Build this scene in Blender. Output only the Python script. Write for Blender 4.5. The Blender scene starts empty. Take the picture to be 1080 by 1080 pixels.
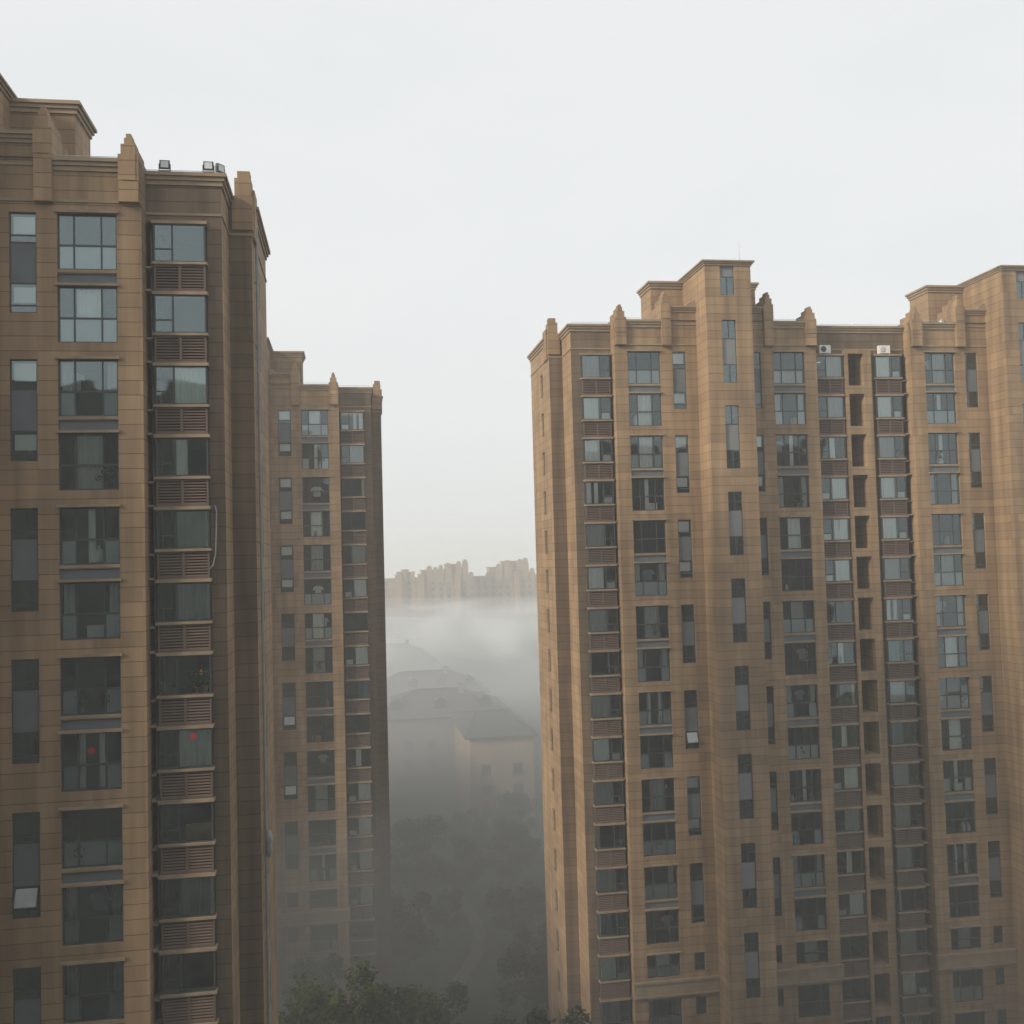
import bpy, math, random
from mathutils import Vector, Matrix
random.seed(7)
R = math.radians
scene = bpy.context.scene
COL = scene.collection
EYE = 37.8          # the window the picture is taken from, metres above the courtyard

# ------------------------------------------------------------------ mesh helper
class MB:
    def __init__(self): self.v = []; self.f = []; self.m = []
    def quad(self, a, b, c, d, mi=0):
        n = len(self.v); self.v += [tuple(a), tuple(b), tuple(c), tuple(d)]
        self.f.append((n, n+1, n+2, n+3)); self.m.append(mi)
    def poly(self, pts, mi=0):
        n = len(self.v); self.v += [tuple(p) for p in pts]
        self.f.append(tuple(range(n, n+len(pts)))); self.m.append(mi)
    def box(self, x0, x1, y0, y1, z0, z1, mi=0):
        if x0 > x1: x0, x1 = x1, x0
        if y0 > y1: y0, y1 = y1, y0
        n = len(self.v)
        self.v += [(x0,y0,z0),(x1,y0,z0),(x1,y1,z0),(x0,y1,z0),(x0,y0,z1),(x1,y0,z1),(x1,y1,z1),(x0,y1,z1)]
        for q in ((0,3,2,1),(4,5,6,7),(0,1,5,4),(1,2,6,5),(2,3,7,6),(3,0,4,7)):
            self.f.append(tuple(n+i for i in q)); self.m.append(mi)
    def tube(self, pts, r, k=8, mi=0):
        rings = []
        for i, p in enumerate(pts):
            p = Vector(p)
            d = (Vector(pts[min(i+1, len(pts)-1)]) - Vector(pts[max(i-1, 0)])).normalized()
            a = d.cross(Vector((0.31, 0.17, 0.93)))
            if a.length < 1e-3: a = d.cross(Vector((1, 0, 0)))
            a.normalize(); b = d.cross(a)
            rr = r[i] if isinstance(r, (list, tuple)) else r
            n = len(self.v)
            for j in range(k):
                t = 2*math.pi*j/k
                self.v.append(tuple(p + a*math.cos(t)*rr + b*math.sin(t)*rr))
            rings.append(n)
        for i in range(len(rings)-1):
            for j in range(k):
                self.f.append((rings[i]+j, rings[i]+(j+1) % k, rings[i+1]+(j+1) % k, rings[i+1]+j)); self.m.append(mi)
        self.f.append(tuple(rings[0]+j for j in range(k))[::-1]); self.m.append(mi)
        self.f.append(tuple(rings[-1]+j for j in range(k))); self.m.append(mi)
    def lathe(self, c, prof, k=12, mi=0):
        cx, cy, cz = c; rings = []
        for r_, z_ in prof:
            n = len(self.v); rings.append(n)
            for j in range(k):
                t = 2*math.pi*j/k
                self.v.append((cx+r_*math.cos(t), cy+r_*math.sin(t), cz+z_))
        for i in range(len(rings)-1):
            for j in range(k):
                self.f.append((rings[i]+j, rings[i]+(j+1) % k, rings[i+1]+(j+1) % k, rings[i+1]+j)); self.m.append(mi)
        self.f.append(tuple(rings[0]+j for j in range(k))[::-1]); self.m.append(mi)
        self.f.append(tuple(rings[-1]+j for j in range(k))); self.m.append(mi)
    def mesh(self, name, mats, smooth=False):
        me = bpy.data.meshes.new(name)
        me.from_pydata(self.v, [], self.f)
        for m in (mats if isinstance(mats, (list, tuple)) else [mats]): me.materials.append(m)
        for p, mi in zip(me.polygons, self.m):
            p.material_index = mi; p.use_smooth = smooth
        me.update()
        return me
    def build(self, name, mats, parent=None, loc=(0, 0, 0), smooth=False):
        return link(name, self.mesh(name, mats, smooth), parent, loc)

def link(name, me, parent=None, loc=(0, 0, 0), sx=1):
    o = bpy.data.objects.new(name, me); COL.objects.link(o)
    if parent is not None: o.parent = parent
    o.location = loc
    if sx != 1: o.scale = (sx, 1, 1)
    return o
def empty(name, loc):
    o = bpy.data.objects.new(name, None); COL.objects.link(o); o.location = loc; o.empty_display_size = .5
    return o
def tag(o, label=None, cat=None, group=None, kind=None):
    if label: o['label'] = label
    if cat: o['category'] = cat
    if group: o['group'] = group
    if kind: o['kind'] = kind
    return o

# ------------------------------------------------------------------ materials
def newmat(name):
    m = bpy.data.materials.new(name); m.use_nodes = True
    nt = m.node_tree; nt.nodes.clear()
    out = nt.nodes.new('ShaderNodeOutputMaterial')
    return m, nt, nt.nodes, nt.links, out
def plain(name, col, rough=.7, noise=.0, scale=3., metal=0., spec=.3, bump=0.):
    m, nt, N, L, out = newmat(name)
    b = N.new('ShaderNodeBsdfPrincipled'); L.new(b.outputs[0], out.inputs[0])
    b.inputs['Base Color'].default_value = (*col, 1); b.inputs['Roughness'].default_value = rough
    b.inputs['Metallic'].default_value = metal; b.inputs['Specular IOR Level'].default_value = spec
    if noise or bump:
        g = N.new('ShaderNodeNewGeometry'); nz = N.new('ShaderNodeTexNoise')
        nz.inputs['Scale'].default_value = scale; nz.inputs['Detail'].default_value = 5
        L.new(g.outputs['Position'], nz.inputs['Vector'])
        if noise:
            mr = N.new('ShaderNodeMapRange'); mr.inputs[1].default_value = .3; mr.inputs[2].default_value = .7
            mr.inputs[3].default_value = 1-noise; mr.inputs[4].default_value = 1+noise
            L.new(nz.outputs[0], mr.inputs[0])
            mx = N.new('ShaderNodeVectorMath'); mx.operation = 'SCALE'; mx.inputs[0].default_value = col
            L.new(mr.outputs[0], mx.inputs['Scale']); L.new(mx.outputs[0], b.inputs['Base Color'])
        if bump:
            bp = N.new('ShaderNodeBump'); bp.inputs['Strength'].default_value = bump; bp.inputs['Distance'].default_value = .05
            L.new(nz.outputs[0], bp.inputs['Height']); L.new(bp.outputs[0], b.inputs['Normal'])
    return m

def stone(name, col, jointz=.58, jointx=1.9, var=.10, streak=.16, joint=.52):
    """stone cladding in courses 0.58 m high, with rain streaks and uneven panels"""
    m, nt, N, L, out = newmat(name)
    b = N.new('ShaderNodeBsdfPrincipled'); L.new(b.outputs[0], out.inputs[0])
    b.inputs['Roughness'].default_value = .75; b.inputs['Specular IOR Level'].default_value = .25
    g = N.new('ShaderNodeNewGeometry'); sp = N.new('ShaderNodeSeparateXYZ'); L.new(g.outputs['Position'], sp.inputs[0])
    ad = N.new('ShaderNodeMath'); ad.operation = 'ADD'; L.new(sp.outputs[0], ad.inputs[0]); L.new(sp.outputs[1], ad.inputs[1])
    cb = N.new('ShaderNodeCombineXYZ'); L.new(ad.outputs[0], cb.inputs[0]); L.new(sp.outputs[2], cb.inputs[1])
    def bricks(w, ms):
        q = N.new('ShaderNodeTexBrick'); q.offset = 0.; q.squash = 1.
        q.inputs['Scale'].default_value = 1.; q.inputs['Mortar Size'].default_value = ms; q.inputs['Mortar Smooth'].default_value = .25
        q.inputs['Brick Width'].default_value = w; q.inputs['Row Height'].default_value = jointz; q.inputs['Bias'].default_value = 0.
        L.new(cb.outputs[0], q.inputs['Vector']); return q
    c1 = [c*(1-var) for c in col]; c2 = [c*(1+var) for c in col]; c2[2] *= .96
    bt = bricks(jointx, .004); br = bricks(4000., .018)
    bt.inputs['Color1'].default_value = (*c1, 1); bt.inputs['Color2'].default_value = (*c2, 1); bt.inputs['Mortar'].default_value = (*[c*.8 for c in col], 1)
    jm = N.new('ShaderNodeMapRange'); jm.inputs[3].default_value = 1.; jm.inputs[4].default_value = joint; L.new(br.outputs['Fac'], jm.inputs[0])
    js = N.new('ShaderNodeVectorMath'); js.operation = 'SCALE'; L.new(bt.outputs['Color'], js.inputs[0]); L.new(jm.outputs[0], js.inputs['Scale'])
    # soft-edged vertical rain streaks and broad blotches
    mp = N.new('ShaderNodeMapping'); mp.inputs['Scale'].default_value = (1.7, 1.7, .12); L.new(g.outputs['Position'], mp.inputs[0])
    n1 = N.new('ShaderNodeTexNoise'); n1.inputs['Scale'].default_value = 1.; n1.inputs['Detail'].default_value = 6; L.new(mp.outputs[0], n1.inputs['Vector'])
    n2 = N.new('ShaderNodeTexNoise'); n2.inputs['Scale'].default_value = .35; n2.inputs['Detail'].default_value = 4; L.new(g.outputs['Position'], n2.inputs['Vector'])
    a1 = N.new('ShaderNodeMapRange'); a1.inputs[1].default_value = .3; a1.inputs[2].default_value = .7; a1.inputs[3].default_value = 1-streak; a1.inputs[4].default_value = 1+streak*.6
    a2 = N.new('ShaderNodeMapRange'); a2.inputs[1].default_value = .3; a2.inputs[2].default_value = .7; a2.inputs[3].default_value = .9; a2.inputs[4].default_value = 1.08
    L.new(n1.outputs[0], a1.inputs[0]); L.new(n2.outputs[0], a2.inputs[0])
    mu = N.new('ShaderNodeMath'); mu.operation = 'MULTIPLY'; L.new(a1.outputs[0], mu.inputs[0]); L.new(a2.outputs[0], mu.inputs[1])
    sc = N.new('ShaderNodeVectorMath'); sc.operation = 'SCALE'; L.new(js.outputs[0], sc.inputs[0]); L.new(mu.outputs[0], sc.inputs['Scale'])
    L.new(sc.outputs[0], b.inputs['Base Color'])
    bp = N.new('ShaderNodeBump'); bp.inputs['Strength'].default_value = .6; bp.inputs['Distance'].default_value = .02; bp.invert = True
    L.new(br.outputs['Fac'], bp.inputs['Height']); L.new(bp.outputs[0], b.inputs['Normal'])
    return m

def glassmat(name, tint, ior=1.55, extra=.05, rough=.03):
    m, nt, N, L, out = newmat(name)
    fr = N.new('ShaderNodeFresnel'); fr.inputs['IOR'].default_value = ior
    ad = N.new('ShaderNodeMath'); ad.operation = 'ADD'; ad.use_clamp = True; ad.inputs[1].default_value = extra; L.new(fr.outputs[0], ad.inputs[0])
    gl = N.new('ShaderNodeBsdfGlossy'); gl.inputs['Roughness'].default_value = rough; gl.inputs['Color'].default_value = (.76, .93, .97, 1)
    tr = N.new('ShaderNodeBsdfTransparent'); tr.inputs['Color'].default_value = (*tint, 1)
    g = N.new('ShaderNodeNewGeometry'); nz = N.new('ShaderNodeTexNoise'); nz.inputs['Scale'].default_value = .55; nz.inputs['Detail'].default_value = 1
    L.new(g.outputs['Position'], nz.inputs['Vector'])
    bp = N.new('ShaderNodeBump'); bp.inputs['Strength'].default_value = .22; bp.inputs['Distance'].default_value = .12
    L.new(nz.outputs[0], bp.inputs['Height']); L.new(bp.outputs[0], gl.inputs['Normal'])
    mx = N.new('ShaderNodeMixShader'); L.new(ad.outputs[0], mx.inputs[0]); L.new(tr.outputs[0], mx.inputs[1]); L.new(gl.outputs[0], mx.inputs[2])
    L.new(mx.outputs[0], out.inputs[0])
    return m

def clothmat(name, col):
    m, nt, N, L, out = newmat(name)
    d = N.new('ShaderNodeBsdfDiffuse'); d.inputs[0].default_value = (*col, 1)
    t = N.new('ShaderNodeBsdfTranslucent'); t.inputs[0].default_value = (*[c*.6 for c in col], 1)
    mx = N.new('ShaderNodeMixShader'); mx.inputs[0].default_value = .06
    L.new(d.outputs[0], mx.inputs[1]); L.new(t.outputs[0], mx.inputs[2]); L.new(mx.outputs[0], out.inputs[0])
    return m

def leafmat(name, a, b):
    m, nt, N, L, out = newmat(name)
    g = N.new('ShaderNodeNewGeometry'); nz = N.new('ShaderNodeTexNoise'); nz.inputs['Scale'].default_value = .8; nz.inputs['Detail'].default_value = 4
    L.new(g.outputs['Position'], nz.inputs['Vector'])
    rp = N.new('ShaderNodeValToRGB'); rp.color_ramp.elements[0].position = .36; rp.color_ramp.elements[1].position = .66
    rp.color_ramp.elements[0].color = (*a, 1); rp.color_ramp.elements[1].color = (*b, 1)
    mi = N.new('ShaderNodeMath'); mi.operation = 'MULTIPLY_ADD'; mi.inputs[1].default_value = .35; mi.inputs[2].default_value = -.17
    L.new(g.outputs['Random Per Island'], mi.inputs[0])
    ad = N.new('ShaderNodeMath'); ad.operation = 'ADD'; L.new(nz.outputs[0], ad.inputs[0]); L.new(mi.outputs[0], ad.inputs[1])
    L.new(ad.outputs[0], rp.inputs[0])
    d = N.new('ShaderNodeBsdfDiffuse'); t = N.new('ShaderNodeBsdfTranslucent')
    L.new(rp.outputs[0], d.inputs[0]); L.new(rp.outputs[0], t.inputs[0])
    mx = N.new('ShaderNodeMixShader'); mx.inputs[0].default_value = .3
    L.new(d.outputs[0], mx.inputs[1]); L.new(t.outputs[0], mx.inputs[2]); L.new(mx.outputs[0], out.inputs[0])
    return m

def volmat(name, col, dens, aniso=0.):
    m, nt, N, L, out = newmat(name)
    v = N.new('ShaderNodeVolumePrincipled')
    v.inputs['Color'].default_value = (*col, 1); v.inputs['Density'].default_value = dens; v.inputs['Anisotropy'].default_value = aniso
    L.new(v.outputs[0], out.inputs['Volume'])
    return m

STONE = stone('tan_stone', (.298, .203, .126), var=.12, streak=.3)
STONE_FAR = stone('tan_stone_far', (.28, .20, .125), jointz=1.45, jointx=3.0)
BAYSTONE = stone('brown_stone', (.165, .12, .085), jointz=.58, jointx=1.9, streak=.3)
TRIM = plain('pale_moulding', (.29, .22, .15), .75, .14, 1.2)
LEDGE = plain('concrete_ledge', (.28, .215, .15), .8, .18, 1.5)
FRAME = plain('dark_aluminium', (.055, .062, .066), .45, .1, 2)
SPAND = plain('grey_spandrel', (.125, .145, .16), .5, .12, .9)
LOUV = plain('brown_louver', (.135, .096, .078), .6, .12, 1.5)
LOUVB = plain('dark_louver_backing', (.035, .028, .025), .8)
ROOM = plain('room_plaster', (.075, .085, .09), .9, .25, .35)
ROOFM = plain('roof_felt', (.12, .12, .115), .9, .2, .8)
METAL = plain('galvanised_metal', (.42, .44, .45), .4, .1, 4, .6)
DARKM = plain('dark_metal', (.05, .055, .06), .45, .1, 4, .3)
PVC = plain('white_pvc', (.27, .28, .28), .5, .1, 2)
WHITE = plain('white_paint', (.72, .72, .70), .5, .06, 3)
GLASS = glassmat('window_glass', (.95, .97, .97), 1.55, .07)
GLASS_G = glassmat('green_window_glass', (.90, .965, .95), 1.6, .13)
CLOTH = clothmat('white_curtain', (.90, .90, .85))
SHEER = clothmat('grey_curtain', (.52, .53, .51))
CREAM = clothmat('cream_curtain', (.62, .55, .42))
BLUE = clothmat('blue_curtain', (.23, .31, .37))
FROST = clothmat('frosted_glass', (.56, .60, .60))
LEAF = leafmat('leaves_green', (.022, .036, .012), (.066, .084, .022))
LEAF2 = leafmat('leaves_dark', (.018, .030, .013), (.044, .062, .022))
BARK = plain('bark', (.09, .07, .055), .9, .25, 6)

# ------------------------------------------------------------------ shared window meshes
# local frame: x across (towards +u of its unit), y depth (negative = towards the viewer), z up from the bottom of the opening
def quadglass(x0, x1, z0, z1, y=0.): 
    b = MB(); b.quad((x0, y, z0), (x1, y, z0), (x1, y, z1), (x0, y, z1)); return b
def drape(segs, z0, z1, y, mat, amp=.018, pitch=.16):
    """hanging cloth with folds; segs = list of (x0, x1)"""
    b = MB()
    for x0, x1 in segs:
        n = max(4, int((x1-x0)/pitch*4)); pts = []
        ph = random.random()*6
        for i in range(n+1):
            t = i/n; x = x0+(x1-x0)*t
            pts.append((x, y+amp*math.sin(ph+2*math.pi*(x-x0)/pitch)+amp*.5*math.sin(ph*2+4.1*(x-x0)/pitch)))
        for i in range(n):
            b.quad((pts[i][0], pts[i][1], z0), (pts[i+1][0], pts[i+1][1], z0), (pts[i+1][0], pts[i+1][1], z1), (pts[i][0], pts[i][1], z1))
    return b.mesh('curtain', mat, True)

class BayKit:
    """bay window of width w in a module 2.9 m high: glazing above, louvered panel below"""
    H = 1.56
    def __init__(s, w, gm):
        s.w = w; h = s.H; m1 = w*.64
        f = MB(); t = .055
        f.box(0, t, -.03, .04, 0, h); f.box(w-t, w, -.03, .04, 0, h)
        f.box(t, w-t, -.03, .04, 0, t); f.box(t, w-t, -.03, .04, h-t, h)
        f.box(m1-.035, m1+.035, -.028, .038, t, h-t)
        f.box(m1+.035, w-t, -.026, .036, .50, .56)
        # glazed returns of the projecting box
        for x0, x1 in ((.002, .052), (w-.052, w-.002)):
            f.box(x0, x1, .30, .36, 0, h); f.box(x0, x1, .04, .30, 0, .05); f.box(x0, x1, .04, .30, h-.05, h)
        s.frame = f.mesh('bay_window', FRAME)
        g = MB()
        g.quad((t, 0, t), (m1-.035, 0, t), (m1-.035, 0, h-t), (t, 0, h-t))
        g.quad((m1+.035, 0, t), (w-t, 0, t), (w-t, 0, .50), (m1+.035, 0, .50))
        g.quad((m1+.035, .004, .56), (w-t, .004, .56), (w-t, .004, h-t), (m1+.035, .004, h-t))
        for x in (.027, w-.027): g.quad((x, .04, .05), (x, .30, .05), (x, .30, h-.05), (x, .04, h-.05))
        s.glass = g.mesh('glass_pane', gm)
        sl = MB()
        sl.box(-.07, w+.07, -.11, .42, -.105, -.002)
        ll = MB(); ll.box(-.07, w+.07, -.11, .42, h+.002, h+.10); ll.box(-.09, w+.09, -.08, .40, h+.102, h+.135); s.lintel = ll.mesh('lintel', LEDGE)
        s.sill = sl.mesh('sill', LEDGE)
        lv = MB(); zb, zt = -1.20, -.107
        lv.box(.0, .07, -.02, .05, zb, zt); lv.box(w-.07, w, -.02, .05, zb, zt); lv.box(w/2-.05, w/2+.05, -.02, .05, zb, zt)
        for a, c in ((.07, w/2-.05), (w/2+.05, w-.07)):
            lv.box(a, c, -.018, .048, zb, zb+.08); lv.box(a, c, -.018, .048, zt-.08, zt)
            for i in range(8):
                z = zb+.10+i*(zt-zb-.2)/7.7
                lv.quad((a, -.02, z), (c, -.02, z), (c, .03, z+.052), (a, .03, z+.052)); lv.quad((a, -.02, z-.012), (c, -.02, z-.012), (c, -.02, z), (a, -.02, z))
        lv.quad((0, .10, zb), (w, .10, zb), (w, .10, zt), (0, .10, zt), 1)
        s.louver = lv.mesh('louver_panel', [LOUV, LOUVB])
        y = .075; a, c = .06, m1-.03
        s.cur = {'W': drape([(a, a+(c-a)*.86), (m1+.08, w-.08)], .08, h-.08, y, CLOTH) if False else drape([(a, a+(c-a)*.88)], .07, h-.07, y, CLOTH),
                 'F': drape([(a, c)], .07, h-.07, y, SHEER if gm is GLASS else CLOTH),
                 'S': drape([(a, a+.34), (a+.55, a+.82)], .07, h-.07, y, CLOTH),
                 'L': drape([(a, a+.22)], .07, h-.07, y, CREAM),
                 'G': drape([(a, c)], .07, h-.07, y, SHEER),
                 'B': drape([(a, a+(c-a)*.75)], .07, h-.07, y, BLUE),
                 'R': drape([(c-.45, c)], .07, h-.07, y, CLOTH)}
        # white board in the small lower light
        b = MB(); b.quad((m1+.06, .10, .07), (w-.09, .10, .07), (w-.09, .10, .47), (m1+.06, .10, .47))
        s.board = b.mesh('window_screen', WHITE)

class BalKit:
    """glazed balcony of width w, height h"""
    def __init__(s, w, h, gm):
        s.w = w; s.h = h; a, c = w*.27, w*.73; r = h*.44; t = .06
        f = MB()
        f.box(0, t, -.03, .05, 0, h); f.box(w-t, w, -.03, .05, 0, h); f.box(t, w-t, -.03, .05, 0, t); f.box(t, w-t, -.03, .05, h-t, h)
        f.box(t, w-t, -.028, .048, r-.035, r+.035)
        for x in (a, c):
            f.box(x-.03, x+.03, -.026, .046, t, r-.035); f.box(x-.03, x+.03, -.026, .046, r+.035, h-t)
        s.frame = f.mesh('balcony_window', FRAME)
        g = MB()
        for x0, x1 in ((t, a-.03), (a+.03, c-.03), (c+.03, w-t)):
            g.quad((x0, 0, t), (x1, 0, t), (x1, 0, r-.035), (x0, 0, r-.035))
            yy = .008 if x0 > .1 and x1 < c else 0
            g.quad((x0, yy, r+.035), (x1, yy, r+.035), (x1, yy, h-t), (x0, yy, h-t))
        s.glass = g.mesh('glass_pane', gm)
        fp = MB(); fp.quad((t, .04, t), (a-.03, .06, t), (a-.03, .06, r-.04), (t, .06, r-.04)); fp.quad((c+.03, .06, t), (w-t, .06, t), (w-t, .06, r-.04), (c+.03, .06, r-.04)); s.frost = fp.mesh('frosted_panel', FROST)
        fq = MB(); fq.quad((t, .04, t), (w-t, .04, t), (w-t, .04, r-.04), (t, .04, r-.04)); s.frost2 = fq.mesh('frosted_panel', FROST)
        sl = MB(); sl.box(-.07, w+.07, -.14, .12, -.13, -.002); sl.box(-.05, w+.05, -.09, .10, -.17, -.132)
        s.sill = sl.mesh('sill', LEDGE)
        y = .13
        s.cur = {'C': drape([(a, c)], .08, h-.08, y, SHEER), 'W': drape([(a+.05, c-.05)], .08, h-.08, y, CLOTH),
                 'T': drape([(a+.35, a+.62)], .08, h-.08, y, CLOTH), 'S': drape([(.28*w, .28*w+.25), (.62*w, .62*w+.3)], .08, h-.1, y, CLOTH),
                 'E': drape([(.1, .45), (w-.5, w-.1)], .08, h-.08, y, SHEER), 'Y': drape([(w-.55, w-.2)], .08, h-.08, y, CREAM),
                 'P': drape([(.1, w-.1)], .08, r-.05, y*.8, SHEER)}

class NarKit:
    """two small windows of neighbouring storeys tied by a grey panel; width w, height H0"""
    def __init__(s, w, H0, gm, top=.92, bot=.92):
        t = .05; f = MB(); s.H0 = H0
        f.box(0, t, -.03, .05, 0, H0); f.box(w-t, w, -.03, .05, 0, H0); f.box(t, w-t, -.03, .05, 0, t); f.box(t, w-t, -.03, .05, H0-t, H0)
        z1 = H0-top-.28; z2 = bot+.28
        bars = [(H0-top, .06), (z1, .05), (z2-.05, .05), (z2-bot, .06)]
        for z, q in bars: f.box(t, w-t, -.028, .048, z, z+q)
        s.frame = f.mesh('narrow_window', FRAME)
        g = MB()
        for a, c in ((t, z2-bot), (z2-bot+.06, z2-.05), (z1+.05, H0-top), (H0-top+.06, H0-t)):
            g.quad((t, 0, a), (w-t, 0, a), (w-t, 0, c), (t, 0, c))
        s.glass = g.mesh('glass_pane', gm)
        p = MB(); p.box(t, w-t, -.01, .03, z2, z1); s.spand = p.mesh('spandrel_panel', SPAND)
        # half-open top-hung sash
        q = MB(); a0 = z2-bot+.07; a1 = z2-.06; dy = -.34
        q.quad((t+.07, dy+.02, a0+.13), (w-t-.07, dy+.02, a0+.13), (w-t-.07, -.06, a1-.03), (t+.07, -.06, a1-.03))
        for x in (t+.045, w-t-.045): q.tube([(x, dy, a0+.1), (x, -.05, a1)], .025, 4, 1)
        q.tube([(t+.05, dy, a0+.1), (w-t-.05, dy, a0+.1)], .025, 4, 1)
        s.sash = q.mesh('open_sash', [plain('frosted_sash', (.33, .36, .37), .25, .08, 2., 0, .6), FRAME])
        b = MB(); b.quad((t+.06, .12, H0-top+.1), (w-t-.06, .12, H0-top+.1), (w-t-.06, .12, H0-.12), (t+.06, .12, H0-.12))
        b.quad((t+.06, .12, z2-bot+.16), (w-t-.06, .12, z2-bot+.16), (w-t-.06, .12, z2-.14), (t+.06, .12, z2-.14))
        s.blind = b.mesh('blind', CLOTH)

class StairKit:
    def __init__(s, w, H0, wh, gm, panel=True):
        t = .05; f = MB(); s.H0 = H0
        f.box(0, t, -.03, .05, 0, H0); f.box(w-t, w, -.03, .05, 0, H0)
        g = MB()
        for z0 in ((0, H0-wh) if panel else (0,)):
            f.box(t, w-t, -.03, .05, z0, z0+t); f.box(t, w-t, -.03, .05, z0+wh-t, z0+wh); f.box(w/2-.035, w/2+.035, -.028, .048, z0+t, z0+wh-t)
            g.quad((t, 0, z0+t), (w/2-.035, 0, z0+t), (w/2-.035, 0, z0+wh-t), (t, 0, z0+wh-t))
            g.quad((w/2+.035, .006, z0+t), (w-t, .006, z0+t), (w-t, .006, z0+wh-t), (w/2+.035, .006, z0+wh-t))
        s.frame = f.mesh('stair_window', FRAME); s.glass = g.mesh('glass_pane', gm)
        p = MB(); p.box(t, w-t, -.01, .03, wh, H0-wh if panel else H0); s.spand = p.mesh('spandrel_panel', plain('pale_grey_spandrel', (.19, .20, .21), .5, .1, .9))

class SlitKit:
    def __init__(s, w, h):
        f = MB(); t = .045   # local x runs along the side wall's depth
        f.box(-.03, .05, 0, t, 0, h); f.box(-.03, .05, w-t, w, 0, h); f.box(-.03, .05, t, w-t, 0, t); f.box(-.03, .05, t, w-t, h-t, h)
        s.frame = f.mesh('slit_window', FRAME)
        g = MB(); g.quad((0, t, t), (0, w-t, t), (0, w-t, h-t), (0, t, h-t)); s.glass = g.mesh('glass_pane', GLASS)

# ------------------------------------------------------------------ wall sheets with openings
def sheet(mb, const, a0, a1, z0, z1, holes=(), depth=.25, axis='x', inward=1, mi=0):
    """a wall face along X (axis 'x', at y = const) or along Y (axis 'y', at x = const), with openings and their reveals"""
    if a0 > a1: a0, a1 = a1, a0
    hs = []
    for h in holes:
        x0, x1 = sorted(h[:2]); hs.append((max(x0, a0), min(x1, a1), max(h[2], z0), min(h[3], z1), h[4] if len(h) > 4 else depth))
    hs = [h for h in hs if h[1]-h[0] > 1e-4 and h[3]-h[2] > 1e-4]
    xs = sorted({a0, a1} | {h[0] for h in hs} | {h[1] for h in hs}); zs = sorted({z0, z1} | {h[2] for h in hs} | {h[3] for h in hs})
    P = (lambda a, d, z: (a, const+d*inward, z)) if axis == 'x' else (lambda a, d, z: (const+d*inward, a, z))
    for j in range(len(zs)-1):
        i = 0
        while i < len(xs)-1:
            cz = (zs[j]+zs[j+1])/2
            def solid(k):
                cx = (xs[k]+xs[k+1])/2
                return not any(h[0] < cx < h[1] and h[2] < cz < h[3] for h in hs)
            if solid(i):
                k = i
                while k+1 < len(xs)-1 and solid(k+1): k += 1
                mb.quad(P(xs[i], 0, zs[j]), P(xs[k+1], 0, zs[j]), P(xs[k+1], 0, zs[j+1]), P(xs[i], 0, zs[j+1]), mi)
                i = k+1
            else: i += 1
    for x0, x1, b0, b1, d in hs:
        mb.quad(P(x0, 0, b0), P(x0, d, b0), P(x0, d, b1), P(x0, 0, b1), mi)
        mb.quad(P(x1, 0, b0), P(x1, 0, b1), P(x1, d, b1), P(x1, d, b0), mi)
        mb.quad(P(x0, 0, b1), P(x0, d, b1), P(x1, d, b1), P(x1, 0, b1), mi)
        mb.quad(P(x0, 0, b0), P(x1, 0, b0), P(x1, d, b0), P(x0, d, b0), mi)

def room(mb, x0, x1, y0, y1, z0, z1, n, zt, H=2.9):
    """plain rooms behind one column of openings: back wall, side walls and a slab for every storey"""
    mb.quad((x0, y1, z0), (x1, y1, z0), (x1, y1, z1), (x0, y1, z1))
    for x in (x0, x1): mb.quad((x, y0, z0), (x, y1, z0), (x, y1, z1), (x, y0, z1))
    for i in range(n):
        z = zt-H*i
        if z0 < z < z1: mb.box(x0+.01, x1-.01, y0, y1-.01, z, z+.12)

# ------------------------------------------------------------------ the apartment towers
FLOORS = 17
H = 2.9
def make_kits(w_bay, w_bal, w_nar, gm):
    return dict(bay=BayKit(w_bay, gm), bal=BalKit(w_bal, 2.24, gm), balS=BalKit(w_bal, 1.55, gm), nar=NarKit(w_nar, 3.98, gm), st=StairKit(1.0, 4.26, 1.28, GLASS_G), st1=StairKit(1.0, 2.0, 1.28, GLASS_G, False), slit=SlitKit(.95, 1.75))

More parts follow.
